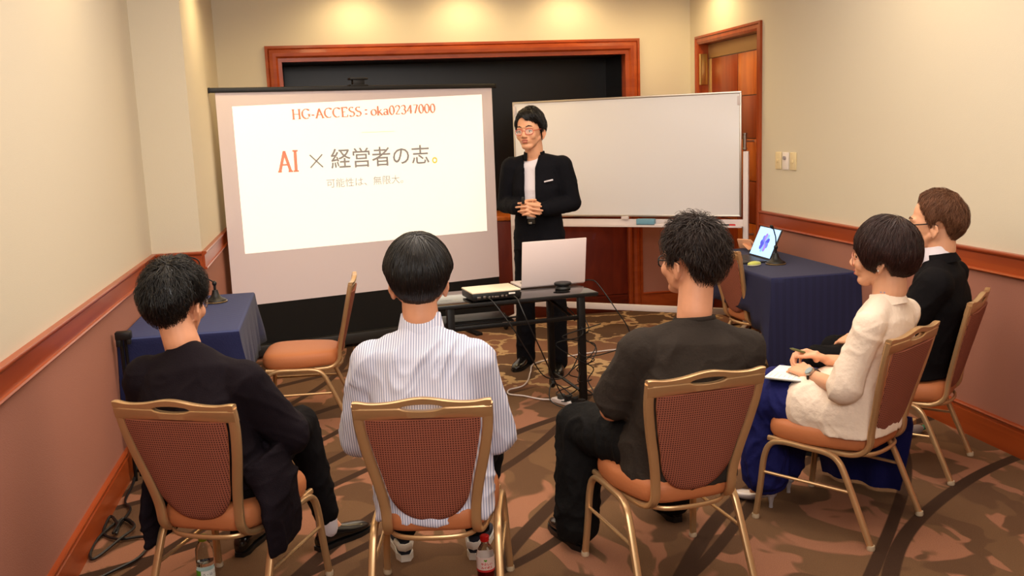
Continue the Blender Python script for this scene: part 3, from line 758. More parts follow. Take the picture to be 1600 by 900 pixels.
# ------------------------------------------------------------------ right table items
TZ = .722
lt = empty('open_laptop', (2.955, 6.18, TZ), PI/2+.0, 'dark laptop with a glowing blue screen, open on the right navy table', 'laptop')
put('base', B().bounds((-.165, .0, .0), (.165, .235, .014), .004), mat('dark_grey_shell', (44, 42, 44), .4), lt)
put('keyboard', B().bounds((-.14, .03, .014), (.14, .13, .0155)), M['blackpl'], lt)
Rm = Matrix.Translation((0, 0, .010)) @ Matrix.Rotation(math.radians(24), 4, 'X')
put('lid', B().box((0, 0, .115), (.33, .008, .225), None, .003).xf(Rm), bpy.data.materials['dark_grey_shell'], lt)
sm = mat('display_blue', (150, 200, 250), .3, emit=((170, 212, 250), 1.0))
sc_ = put('display', B().box((0, .0052, .117), (.31, .0016, .205)).xf(Rm), sm, lt)
pc = [((62, 70, 200), 'petal_deep'), ((90, 110, 235), 'petal_mid'), ((140, 110, 230), 'petal_violet'), ((120, 170, 250), 'petal_pale')]
pm = [mat(n_, c_, .3, emit=(c_, .8)) for c_, n_ in pc]
for i in range(9):
    a = 2*PI*i/9; pts = []
    for k in range(18):
        t = 2*PI*k/18; u = .030*math.cos(t)+.034; w2 = .017*math.sin(t)*(1+.4*math.cos(t))
        pts.append((u*math.cos(a)-w2*math.sin(a), (u*math.sin(a)+w2*math.cos(a))*1.1))
    pb = B().poly(pts, (1, 0, 0), (0, 0, 1), (0, .0062+.0002*i, .112), -.0002); pb.xf(Rm)
    put('petal', pb, pm[i % 4], sc_, 0)
def deskmic(name, x, y, rz, lab, hgt=.27, lean=-.10, k=.1):
    e = empty(name, (x, y, TZ), rz, lab, 'microphone')
    put('base', B().lathe([(.001, 0), (.062, 0), (.066, .006), (.06, .018), (.035, .03), (.022, .05), (.016, .075), (.001, .078)], n=28), M['blackpl'], e)
    put('base_ring', B().lathe([(.058, .004), (.068, .002), (.068, .008), (.058, .012)], n=28), mat('bronze_ring', (150, 124, 84), .3, .7), e)
    put('joint', B().ell((0, .0, .115), (.014, .014, .016)).sweep([(0, 0, .07), (0, 0, .115)], .008, n=8), M['blackpl'], e)
    put('gooseneck', B().sweep(smoothpath([(0, 0, .12), (lean*k, 0, .18), (lean*(.5+k*.4), 0, hgt-.03), (lean, 0, hgt), (lean*1.6, 0, hgt+.02)], 6), .004, n=8), M['black'], e)
    put('mic_head', B().rc((lean*1.6, 0, hgt+.02), .011, (lean*2.1, 0, hgt+.032), .010), M['blackpl'], e)
    return e
deskmic('desk_microphone', 2.955, 5.93, .9, 'black gooseneck desk microphone with cone base beside the open laptop', .24, -.07)
deskmic('desk_microphone', -.685, 5.95, .1, 'black gooseneck desk microphone on the left table, mostly behind a head', .27, -.09, .8)
ms = empty('computer_mouse', (2.80, 5.93, TZ), .3, 'pale lime green computer mouse on the navy cloth before the open laptop', 'mouse')
put('shell', B().ell((0, 0, .012), (.055, .030, .019)), mat('lime_shell', (206, 212, 112), .35), ms)
put('underside', B().ell((0, 0, .006), (.056, .031, .008)), mat('white_shell', (228, 224, 208), .4), ms)
cr = B(); 
for k, (x, y, a) in enumerate([(0, 0, .3), (.04, .03, 1.2), (-.04, .02, 2.2)]):
    q = Matrix.Rotation(a, 3, 'Z') @ Matrix.Rotation(.5+.3*k, 3, 'X'); cr.box((x, y, .045+.01*k), (.11, .08, .012), q, .004)
o = put('crumpled_bag', cr, mat('orange_paper', (236, 176, 136), .8), None); o.location = (3.10, 6.62, TZ-.012); tag(o, 'crumpled pale orange paper wrapper behind the open laptop', 'paper')
tcable('laptop_cable', [(2.93, 6.38, .727), (2.86, 6.42, .73), (2.78, 6.33, .727), (2.72, 6.36, .727), (2.70, 6.30, .727), (2.80, 6.38, .735), (2.90, 6.45, .727)], .005, M['blackpl'], 'black cable bunched on the navy cloth left of the open laptop')

# ------------------------------------------------------------------ whiteboard on its stand
BO, BA = V((1.61, 8.035, 0)), -.615
wb = empty('whiteboard', BO, BA, 'large white mobile whiteboard on a white stand behind the presenter', 'whiteboard')
W = 1.905
put('board_face', B().bounds((.012, -.006, .958), (W-.012, .012, 1.892), .001), M['board'], wb)
put('board_frame', B().bounds((0, -.012, 1.888), (W, .016, 1.905), .003).bounds((0, -.012, .945), (W, .016, .960), .003).bounds((0, -.012, .95), (.014, .016, 1.9), .003).bounds((W-.014, -.012, .95), (W, .016, 1.9), .003), M['alu'], wb)
put('corner_clip', B().bounds((W-.03, -.014, 1.80), (W-.006, -.008, 1.87), .002).bounds((.006, -.014, 1.80), (.03, -.008, 1.87), .002).bounds((.94, -.03, .925), (1.0, .0, .95), .003), M['white'], wb)
for x in (-.034, W+.034):
    put('post', B().bounds((x-.02, -.015, .06), (x+.02, .03, 1.45), .004), M['white'], wb)
    ft = put('foot', B().bounds((x-.02, -.27, .055), (x+.02, .19, .095), .006), M['white'], wb)
    for y in (-.24, .16): put('castor', B().lathe([(.001, -.01), (.024, -.01), (.027, 0), (.024, .01), (.001, .01)], (x, y, .028), 16, (1, 0, 0)).bounds((x-.014, y-.01, .03), (x+.014, y+.01, .06), .002), M['blackpl'], ft)
    put('pivot', B().lathe([(.001, 0), (.02, 0), (.02, .034), (.001, .034)], (x-.017 if x > 0 else x-.017, .006, 1.40), 14, (1, 0, 0)), M['alu'], wb)
put('lower_bar', B().bounds((-.02, -.01, .165), (W+.02, .025, .215), .004), M['white'], wb)
put('pen_tray', B().bounds((-.015, -.075, .868), (W+.015, .01, .876), .002).bounds((-.015, -.078, .868), (W+.015, -.074, .884), .001).bounds((-.015, -.0, .868), (W+.015, .012, .925), .002), M['white'], wb)
def onboard(name, u, d, z, lab, cat, bld, rz=0):
    p = BO + Matrix.Rotation(BA, 3, 'Z') @ V((u, d, z)); e = empty(name, p, BA+rz, lab, cat); bld(e); return e
def eraser(e):
    put('handle', B().bounds((-.075, -.025, .012), (.075, .03, .055), .006), mat('light_blue_plastic', (118, 168, 190), .5), e)
    put('felt', B().bounds((-.073, -.023, 0), (.073, .028, .014), .001), mat('grey_felt', (90, 110, 120), .9), e)
onboard('board_eraser', 1.15, -.035, .876, 'light blue board eraser on the whiteboard tray', 'eraser', eraser)
def marker(cap, body):
    def f(e):
        put('barrel', B().lathe([(.001, -.07), (.0075, -.07), (.0075, .025), (.001, .026)], (0, 0, .009), 12, (1, 0, 0)), body, e)
        put('cap', B().lathe([(.001, .022), (.0088, .022), (.0088, .062), (.006, .068), (.001, .068)], (0, 0, .009), 12, (1, 0, 0)), cap, e)
    return f
onboard('whiteboard_marker', 1.29, -.04, .876, 'black-capped marker on the tray, next to the blue eraser', 'marker', marker(M['blackp'], M['white']))
onboard('whiteboard_marker', 1.66, -.035, .876, 'red-barrelled marker on the tray at its right end', 'marker', marker(M['redp'], M['redp']))
onboard('whiteboard_marker', 1.80, -.045, .876, 'black and white marker with red tip, rightmost on the tray', 'marker', marker(M['redp'], M['blackp']))

# ------------------------------------------------------------------ projection screen
SO, SA = V((-.734, 7.46, 0)), .2793
ps_ = empty('projection_screen', SO, SA, 'floor-standing pull-up projection screen showing a bright slide', 'screen')
FW = 2.265
put('fabric', B().bounds((0, 0, .425), (FW, .003, 2.035)), M['fabric'], ps_)
put('black_skirt', B().bounds((0, .002, .10), (FW, .005, .427)), M['blackcloth'], ps_)
put('top_bar', B().bounds((-.042, -.018, 2.030), (FW+.03, .020, 2.066), .006), M['blackpl'], ps_)
put('end_cap', B().bounds((-.048, -.02, 2.028), (-.036, .022, 2.068), .003).bounds((FW+.026, -.02, 2.028), (FW+.036, .022, 2.068), .003), M['black'], ps_)
put('case', B().bounds((.02, -.05, .02), (FW+.03, .06, .11), .012), mat('dark_grey_case', (38, 36, 34), .5), ps_)
for x in (.35, FW-.35):
    put('foot', B().bounds((x-.03, -.30, 0), (x+.03, .16, .022), .006), M['blackpl'], ps_)
put('support_pole', B().bounds((1.085, .03, .1), (1.125, .06, 2.10), .004), M['black'], ps_)
put('support_bracket', B().bounds((1.035, -.01, 2.064), (1.18, .07, 2.076), .003).bounds((1.06, .0, 2.064), (1.155, .05, 2.12), .006).bounds((1.035, -.012, 2.112), (1.18, .06, 2.128), .004), M['blackpl'], ps_)
# the projected slide: the projector's light on the fabric
lit = mat('projected_light', (254, 252, 240), .9, emit=((255, 250, 234), .55), spec=0)
put('projected_slide', B().poly([(.120, .825), (2.167, .833), (2.169, 1.978), (.115, 1.928)], (1, 0, 0), (0, 0, 1), (0, -.0012, 0), -.0008), lit, ps_, 0)
def em(name, c): return mat(name, c, .9, emit=(c, .30), spec=0)
T_red, T_grey, T_yel, T_pale = em('slide_red', (226, 150, 122)), em('slide_grey', (150, 144, 140)), em('slide_yellow', (240, 214, 100)), em('slide_pale', (222, 218, 208))
def pen(strokes, thick, thin, scale, ox, oz, d=-.0026, slant=0):
    """letters drawn with a broad pen: upright strokes thick, level ones thin"""
    bb = B()
    for st_ in strokes:
        pts = [V((ox+x*scale, 0, oz+y*scale)) for x, y in st_]
        L_, R_ = [], []
        for i, p in enumerate(pts):
            t = (pts[min(i+1, len(pts)-1)]-pts[max(0, i-1)]).normalized()
            w2 = (thin+(thick-thin)*abs(t.z)**2)*scale/2
            if abs(t.x) > .3 and abs(t.z) > .3: w2 = (thin+(thick-thin)*(.95 if t.x*t.z < 0 else .25))*scale/2
            nrm = V((-t.z, 0, t.x)); L_.append(p+nrm*w2); R_.append(p-nrm*w2)
        n = len(pts); vs = [(p.x, d, p.z) for p in L_+R_]
        bb.add(vs, [(i, i+1, n+i+1, n+i) for i in range(n-1)])
    return bb
def arc(cx, cy, rx, ry, a0, a1, n=14):
    return [(cx+rx*math.cos(math.radians(a0+(a1-a0)*i/n)), cy+ry*math.sin(math.radians(a0+(a1-a0)*i/n))) for i in range(n+1)]
GL = {  # width, strokes on a unit cap height
 'H': (.80, [[(.15, 0), (.15, 1)], [(.65, 0), (.65, 1)], [(.15, .5), (.65, .5)], [(.03, 0), (.27, 0)], [(.53, 0), (.77, 0)], [(.03, 1), (.27, 1)], [(.53, 1), (.77, 1)]]),
 'G': (.80, [arc(.42, .5, .34, .5, 55, 305), [(.66, .18), (.66, .42)], [(.52, .44), (.76, .44)], [(.64, .82), (.64, .98)]]),
 'A': (.76, [[(.38, 1), (.10, 0)], [(.36, 1), (.66, 0)], [(.2, .33), (.56, .33)], [(0, 0), (.2, 0)], [(.54, 0), (.78, 0)]]),
 'C': (.72, [arc(.40, .5, .34, .5, 55, 305), [(.62, .82), (.62, .98)]]),
 'E': (.66, [[(.15, 0), (.15, 1)], [(.03, 0), (.58, 0), (.58, .2)], [(.03, 1), (.55, 1), (.55, .82)], [(.15, .52), (.42, .52)]]),
 'S': (.58, [arc(.29, .75, .2, .24, 40, 200, 8)+[(.29, .5)]+arc(.29, .26, .22, .26, 60, -150, 10)]),
 'I': (.36, [[(.18, 0), (.18, 1)], [(.04, 0), (.32, 0)], [(.04, 1), (.32, 1)]]),
 '-': (.36, [[(.05, .36), (.31, .36)], [(.05, .31), (.31, .31)]]),
 ':': (.8, [[(.36, .12), (.36, .26)], [(.43, .12), (.43, .26)], [(.36, .56), (.36, .70)], [(.43, .56), (.43, .70)]]),
 'o': (.54, [arc(.27, .32, .22, .32, 0, 360, 18)]),
 'k': (.58, [[(.12, 0), (.12, 1)], [(.02, 0), (.24, 0)], [(.44, .62), (.14, .28)], [(.22, .36), (.48, 0)], [(.38, 0), (.58, 0)]]),
 'a': (.52, [arc(.22, .45, .16, .18, 160, 0, 8)+[(.38, .05), (.48, 0)], arc(.22, .17, .16, .16, 0, 360, 12)]),
 '0': (.54, [arc(.27, .48, .20, .48, 0, 360, 18)]),
 '2': (.54, [arc(.26, .70, .19, .27, 170, -10, 8)+[(.08, 0)], [(.07, .02), (.48, .02)]]),
 '3': (.54, [arc(.25, .72, .17, .24, 160, -80, 8), arc(.25, .24, .20, .26, 80, -160, 8)]),
 '4': (.56, [[(.38, 0), (.38, .95)], [(.38, .95), (.05, .28), (.52, .28)]]),
 '7': (.52, [[(.06, .94), (.48, .94)], [(.46, .94), (.20, 0)]]),
}
def word(txt, u0, z0, u1, z1, h, m, name, thick=.16, thin=.08):
    """word from (u0,z0) to (u1,z1) baseline"""
    tot = sum(GL[c][0] for c in txt if c in GL)*h; L = math.hypot(u1-u0, z1-z0); k = L/tot
    bb = B(); x = 0
    for c in txt:
        w2, st_ = GL[c]; g = pen(st_, thick, thin, h, 0, 0)
        g.v = [(v[0]*k+x, v[1], v[2]) for v in g.v]; bb.add(g.v, g.f); x += w2*h*k
    a = math.atan2(z1-z0, u1-u0)
    bb.v = [(u0+v[0]*math.cos(a)-v[2]*math.sin(a), v[1], z0+v[0]*math.sin(a)+v[2]*math.cos(a)) for v in bb.v]
    return put(name, bb, m, ps_, 0)
word('HG-ACCESS:oka02347000', .555, 1.822, 1.745, 1.842, .072, T_red, 'slide_lettering')
word('AI', .418, 1.430, .585, 1.428, .155, T_red, 'slide_lettering')
def jtext(txt, u0, u1, z, h, m, bold=-.0):
    me = text_mesh(txt, h, u1-u0, bold)
    for v in me.vertices: v.co = V(((u0+u1)/2+v.co.x, -.0026, z+v.co.y))
    link('slide_lettering', finish(me, m, 0), ps_)
put('slide_lettering', pen([[(0, 0), (1, 1)], [(0, 1), (1, 0)]], .11, .11, .10, .672, 1.447), T_grey, ps_, 0)
jtext('経営者の志', .838, 1.668, 1.445, .165, T_grey, .0012)
put('slide_lettering', pen([arc(1.715, 1.455, .018, .020, 0, 360, 16)], .012, .012, 1, 0, 0), T_yel, ps_, 0)
jtext('可能性は、無限大。', .79, 1.43, 1.290, .075, em('slide_grey_pale', (190, 184, 178)), .0003)
put('faint_text_strip', B().bounds((1.10, -.0028, 1.700), (1.38, -.0024, 1.706)), em('slide_faint', (250, 238, 196)), ps_, 0)  # pale strip added in place of an unreadable line of text

# ------------------------------------------------------------------ people
HS = 1.14
def head_shape(b, H, Rm, neck, jaw=1.0, s=HS):
    """H = cranium centre; Rm = head rotation (face along +y)"""
    def t(p): return H + Rm @ (V(p)*s)
    def e(c, r, rot=None):
        q = Rm if rot is None else Rm @ rot
        b.ell(t(c), [x*s for x in r], q, 20, 12)
    def c(p, r, q, r2, fl=None): b.rc(t(p), r*s, t(q), r2*s, 12)
    e((0, -.012, .032), (.074, .092, .080))
    e((0, .018, -.005), (.068, .072, .080))
    e((0, .034, -.045), (.057*jaw, .056, .062))
    e((0, .058, -.096), (.030*jaw, .028, .022)); e((0, .030, -.064), (.054*jaw, .052, .046))
    for x in (-1, 1):
        c((x*.052*jaw, .004, -.052), .016, (x*.016, .060, -.096), .018)
        e((x*.036, .062, -.036), (.026, .022, .026))
        c((x*.010, .084, .014), .011, (x*.044, .066, .012), .010)
        e((x*.012, .096, -.040), (.009, .010, .008))
        e((x*.030, .066, -.012), (.017, .014, .012))
        # ear
        q = Matrix.Rotation(x*-.35, 3, 'Z') @ Matrix.Rotation(-.15, 3, 'X')
        e((x*.076, -.012, -.030), (.006, .017, .029), q)
        c((x*.083, -.024, -.010), .005, (x*.086, -.028, -.032), .005); c((x*.083, -.024, -.010), .005, (x*.080, -.004, -.004), .0045)
        c((x*.086, -.028, -.032), .005, (x*.076, -.010, -.058), .006)
    c((0, .082, .004), .0085, (0, .102, -.034), .0115)
    e((0, .080, -.066), (.024, .013, .015))
    c((-.016, .086, -.060), .0055, (.016, .086, -.060), .0055); c((-.013, .084, -.073), .0065, (.013, .084, -.073), .0065)
    b.rc(t((0, -.020, -.055)), .050*s, neck, .055*s, 18)
    b.rc(t((0, -.03, -.03)), .052*s, neck+V((0, -.01, .02)), .052*s, 18)
def face_parts(par, H, Rm, brow=M['hair_k'], s=HS):
    def t(p): return H + Rm @ (V(p)*s)
    for x in (-1, 1):
        eb = B().ell(t((x*.030, .0725, -.013)), (.0130*s, .0075*s, .0052*s), Rm)
        o = put('eye', eb, M['eyew'], par)
        put('iris', B().ell(t((x*.030, .0795, -.012)), (.0052*s, .0026*s, .0050*s), Rm), M['eyeb'], o)
        put('eyelid', B().sweep([t((x*.015, .079, -.010)), t((x*.024, .0815, -.0055)), t((x*.034, .080, -.0055)), t((x*.045, .074, -.010))], .0022*s, n=6), M['eyeb'], par)
        put('eyebrow', B().sweep([t((x*.014, .094, .016)), t((x*.03, .087, .0225)), t((x*.048, .074, .018))], [.002*s, .0035*s, .0015*s], n=6), brow, par)
    put('lips', B().rc(t((-.016, .0905, -.0605)), .0042*s, t((.016, .0905, -.0605)), .0042*s, 10).rc(t((-.012, .0895, -.0715)), .005*s, t((.012, .0895, -.0715)), .005*s, 10), M['lips'], par)
def glasses(par, H, Rm, m, rim=.0016, wire=.0013, s=HS, z=-.012, w=.024, h=.017):
    def t(p): return H + Rm @ (V(p)*s)
    g = None
    for x in (-1, 1):
        pts = []
        for k in range(18):
            a = 2*PI*k/18; c, q = math.cos(a), math.sin(a)
            u = x*.033+math.copysign(abs(c)**.75, c)*w; v = z+math.copysign(abs(q)**.75, q)*h
            pts.append(t((u, .098-abs(u)*.22, v)))
        o = put('glasses_rim' if g else 'glasses', B().sweep(pts, rim*s, n=6, closed=True), m, g or par)
        g = g or o
        put('glasses_lens', B().rings([[p+Rm@V((0, .0004, 0)) for p in pts], [p-Rm@V((0, .0006, 0)) for p in pts]]), M['lensglass'], par, 0)
        put('glasses_temple', B().sweep([t((x*.055, .086, z+.005)), t((x*.070, .06, z+.007)), t((x*.0815, -.005, z+.012)), t((x*.083, -.028, z+.002))], wire*s, n=6), m, g)
    put('glasses_bridge', B().sweep([t((-.010, .096, z+.004)), t((0, .100, z+.007)), t((.010, .096, z+.004))], wire*s, n=6), m, g)

def hand(b, wr, d, n, side, curl=(.25, .35, .3), thumb=(.6, .35), s=1.08, spread=.05):
    """wr wrist, d finger direction, n palm normal, side=+1/-1: thumb on side*(d x n)"""
    d = V(d).normalized(); n = V(n); n = (n-d*n.dot(d)).normalized(); l = d.cross(n)*side; wr = V(wr)
    kn = []
    for i, (u, L) in enumerate(((.032, .088), (.011, .093), (-.011, .088), (-.031, .080))):
        k = wr + d*(L*s) + l*(u*s) - n*.003; kn.append(k)
        b.rc(wr + d*.012 + l*(u*.55*s), .0135*s, k, .0098*s, 10)
    b.rc(wr - d*.03, .024*s, wr + d*.02*s, .022*s, 12, (tuple(n), .75))
    b.ell(wr+d*.045*s+l*.024*s+n*.008, (.016*s, .016*s, .026*s))
    for i, k in enumerate(kn):
        Ls = ((.040, .026, .020), (.045, .029, .022), (.041, .027, .021), (.032, .021, .018))[i]
        r0 = (.0086, .0088, .0084, .0074)[i]*s; a = 0; p = k
        for j in range(3):
            a += curl[j]*(1+.10*i); dr = d*math.cos(a) + n*math.sin(a) + l*(spread*(1.5-i)*math.cos(a))
            dr.normalize(); q = p + dr*(Ls[j]*s); b.rc(p, r0*(1-.07*j), q, r0*(.93-.07*j), 10); p = q
    p = wr + d*.022*s + l*.026*s + n*.004; dr = (d*math.cos(thumb[0]) + l*math.sin(thumb[0]) + n*.25).normalized()
    q = p+dr*.042*s; b.rc(p, .0125*s, q, .0105*s, 10)
    dr = (d*math.cos(thumb[0]-thumb[1]) + l*math.sin(thumb[0]-thumb[1]) + n*.45).normalized()
    q2 = q+dr*.032*s; b.rc(q, .0102*s, q2, .0092*s, 10); dr = (dr + d*.3).normalized(); b.rc(q2, .0090*s, q2+dr*.024*s, .0078*s, 10)
    return kn

def body(J, hands, name, lab, loc, rz, skin, voxel=.005, jaw=1.0, legs=True, armr=1.0):
    b = B(); Rh = J['Rh']
    head_shape(b, J['H'], Rh, J['N'], jaw)
    yaw = J.get('yaw', 0)
    P, W_, C, U, N = J['P'], J['W'], J['C'], J['U'], J['N']
    b.torso([(P-V((0, 0, .07)), .115, .085, yaw), (P, .13, .095, yaw), (W_, .115, .082, yaw), (C, .125, .09, yaw), (U, .115, .07, yaw), ((U+N)/2, .07, .055, yaw), (N, .05, .05, yaw)])
    for k in ('L', 'R'):
        b.rc(U, .05, J['sh'+k], .048); b.rc(J['sh'+k], .045, J['el'+k], .040*armr); b.rc(J['el'+k], .040*armr, J['wr'+k], .026*armr)
        h = hands[k]; hand(b, J['wr'+k], h[0], h[1], h[2], *h[3:])
        hp = P + V((math.cos(yaw), math.sin(yaw), 0))*(.085 if k == 'R' else -.085)
        b.rc(hp, .075, J['kn'+k], .050); b.rc(J['kn'+k], .050, J['an'+k], .034)
        fd = J['ft'+k]; b.rc(J['an'+k]-V((0, 0, .02)), .030, V((J['an'+k].x+fd[0]*.06, J['an'+k].y+fd[1]*.06, .055)), .022)
    me = remesh(b, voxel, 3, name); finish(me, skin, 0)
    me.polygons.foreach_set('use_smooth', [True]*len(me.polygons))
    o = link(name, me); o.location = loc; o.rotation_euler = (0, 0, rz); tag(o, lab, 'person'); return o
def garment(name, b, m, par, voxel=.007, it=5, amp=.006, sc=(7, 7, 7), seed=0, label=None, cut=None, thick=0, top=None):
    me = remesh(b, voxel, it, name)
    if amp: fold(me, amp, sc, seed, top)
    if cut:
        for v in me.vertices:
            c = v.co; w_ = cut(c, True)
            if w_ and abs(abs(c.x-.03)-w_) < voxel*.65: c.x = .03+math.copysign(w_, c.x-.03)
        bm = bmesh.new(); bm.from_mesh(me)
        bmesh.ops.delete(bm, geom=[f for f in bm.faces if cut(f.calc_center_median())], context='FACES'); bm.to_mesh(me); bm.free()
    finish(me, m, 0); me.polygons.foreach_set('use_smooth', [True]*len(me.polygons))
    o = link(name, me, par)
    if thick:
        s = o.modifiers.new('t', 'SOLIDIFY'); s.thickness = thick; s.offset = -1
    if label: o['label'] = label
    return o
def trousers(J, m, par, seed=0, r=(.100, .070, .055), amp=.007, name='trousers', hem=.0, waistz=.10):
    b = B(); P, yaw = J['P'], J.get('yaw', 0); x = V((math.cos(yaw), math.sin(yaw), 0))
    b.torso([(P-V((0, 0, .085)), .14, .11, yaw), (P, .165, .125, yaw), (P+V((0, 0, waistz)), .145, .11, yaw)])
    for k, s in (('L', -1), ('R', 1)):
        hp = P + x*(.085*s); an = J['an'+k]; kn = J['kn'+k]; e_ = an + (kn-an)*hem
        b.rc(hp, r[0], kn, r[1], 18); b.rc(kn, r[1], e_, r[2], 18)
    return garment(name, b, m, par, .008, 5, amp, (9, 9, 6), seed)
def shoe(par, an, fd, m, sole, L=.275, wd=.046, name='shoe', lowtop=.05, heel=.018):
    """fd = 2D direction"""
    f = V((fd[0], fd[1], 0)).normalized(); l = V((-f.y, f.x, 0)); base = V((an.x, an.y, 0)) - f*.055
    st = [(-.0, .020, .045), (.02, .032, .068), (.06, .034, .082), (.10, .036, .072), (.15, .043, .056), (.20, .045, .046), (.24, .038, .037), (.265, .024, .026), (.275, .010, .014)]
    k = L/.275; rs = []; lowest = heel
    for (y, w_, h_) in st:
        ring = []
        for j in range(16):
            a = 2*PI*j/16; c, q = math.cos(a), math.sin(a)
            z = (h_*(.5+.5*q) if q > 0 else h_*.5*(1+q*.95))
            ring.append(base + f*(y*k) + l*(w_*wd/.046*math.copysign(abs(c)**.8, c)) + V((0, 0, lowest*.7+z)))
        rs.append(ring)
    o = put(name, B().rings(rs), m, par, 60)
    sb = B(); pts = [(-.006, .018), (.03, .034), (.09, .033), (.15, .043), (.20, .046), (.25, .037), (.28, .012)]
    out = [base+f*(y*k)+l*(w_*wd/.046) for y, w_ in pts] + [base+f*(y*k)-l*(w_*wd/.046) for y, w_ in reversed(pts)]
    sb.rings([[p+V((0, 0, .0005)) for p in out], [p+V((0, 0, heel)) for p in out]]); put('sole', sb, sole, o, 30)
    return o

# hair -----------------------------------------------------------------
def hair(par, H, Rm, m, ax, off, line, fade, n=1500, seed=1, length=(.05, .09), lift=.006, mess=.3, r=.0012, whorl=(0, -.45, .9), s=HS, name='hair', under=.86, part=None, tip=0.0, segs=6):
    """cap plus strands. ax = outer half axes, off = centre offset; line(alpha) hairline elevation (alpha 0 = face); fade(alpha) taper in rad"""
    rr = random.Random(seed); ax = V([a*s for a in ax]); off = V(off)*s; wh = V(whorl).normalized()
    def surf(d, extra=0):
        al = math.atan2(d.x, d.y); el = math.asin(max(-1, min(1, d.z)))
        t = (el-line(abs(al)))/max(.01, fade(abs(al))); t = max(0, min(1, t)); t = t*t*(3-2*t)
        k = under+(1-under)*t
        nz = noise.noise(d*3.1+V((seed, 0, 0)))*.025*mess*2 + noise.noise(d*8+V((seed, 3, 0)))*.012*mess*2
        k += nz*t
        return off + V((d.x*ax.x*k, d.y*ax.y*k, d.z*ax.z*k)) + d*extra
    def t(p): return H + Rm @ p
    b = B(); NA, NR = 56, 22; rows = []
    for i in range(NR+1):
        ring = []
        for j in range(NA):
            al = 2*PI*j/NA - PI; l0 = line(abs(al)) + .03*math.sin(j*2.7+seed)*mess + .02*noise.noise(V((j*.5, seed, 0)))
            el = PI/2 - (PI/2-l0)*(i+.02)/NR
            d = V((math.sin(al)*math.cos(el), math.cos(al)*math.cos(el), math.sin(el))); ring.append(surf(d))
        rows.append(ring)
    inner = []
    for i in (NR, NR-4, NR-12):
        ring = []
        for j in range(NA):
            al = 2*PI*j/NA - PI; l0 = line(abs(al)); el = PI/2 - (PI/2-l0)*(i+.02)/NR
            d = V((math.sin(al)*math.cos(el), math.cos(al)*math.cos(el), math.sin(el))); ring.append(off+V((d.x*ax.x*.72, d.y*ax.y*.72, d.z*ax.z*.72)))
        inner.append(ring)
    b.rings([[t(p) for p in r_] for r_ in rows+inner])
    cap = put(name, b, m, par, 180)
    sb = B(); cnt = 0; tries = 0
    while cnt < n and tries < n*6:
        tries += 1
        d = V((rr.gauss(0, 1), rr.gauss(0, 1), rr.gauss(0, 1))).normalized(); al = abs(math.atan2(d.x, d.y)); el = math.asin(d.z)
        if el < line(al)+.02: continue
        L = rr.uniform(*length)*s; step = L/segs; pts = []; e0 = rr.uniform(0, 1); side = rr.gauss(0, 1)*mess; ok = True
        if part is not None: grow = V((1 if d.x > part*0.0+part else -1, .25, 0))
        for k in range(segs+1):
            q = k/segs
            pts.append(t(surf(d, (.0008+lift*e0*(math.sin(q*PI*.75)) + tip*q*q*e0)*s)))
            v = (d-wh); v = v - d*v.dot(d)
            if part is not None:
                v = grow - d*grow.dot(d) if d.z > .35 else v*.3
            if v.length < .05: v = d.orthogonal()
            v.normalize(); dn = V((0, 0, -1)); dn = dn - d*dn.dot(d)
            v = (v + dn*.55 + d.cross(v)*(side*.6+.25*noise.noise(d*4+V((seed, k*.1, 0)))*mess*3)).normalized()
            d2 = (d + v*(step/(ax.z*.95))).normalized(); a2 = abs(math.atan2(d2.x, d2.y)); e2 = math.asin(d2.z)
            if e2 < line(a2)-.05-tip: break
            d = d2
        if len(pts) < 4: continue
        w_ = r*rr.uniform(.7, 1.4); L_ = len(pts)
        nn = (Rm @ d).normalized()
        sb.sweep(pts, [w_*(1-.75*i/(L_-1)) for i in range(L_)], [w_*.5*(1-.6*i/(L_-1)) for i in range(L_)], tuple(nn), 4)
        cnt += 1
    st_ = put('hair_strands', sb, m, cap, 180, 'stuff')
    return cap
def lerpf(pts):
    xs = [math.radians(p[0]) for p in pts]; ys = [math.radians(p[1]) for p in pts]
    return lambda a: float(np.interp(a, xs, ys))
LINE_M = lerpf([(0, 34), (35, 30), (55, 14), (70, -14), (84, -22), (92, 2), (108, 0), (122, -24), (150, -46), (180, -50)])
FADE_M = lerpf([(0, 12), (60, 22), (90, 38), (140, 45), (180, 48)])

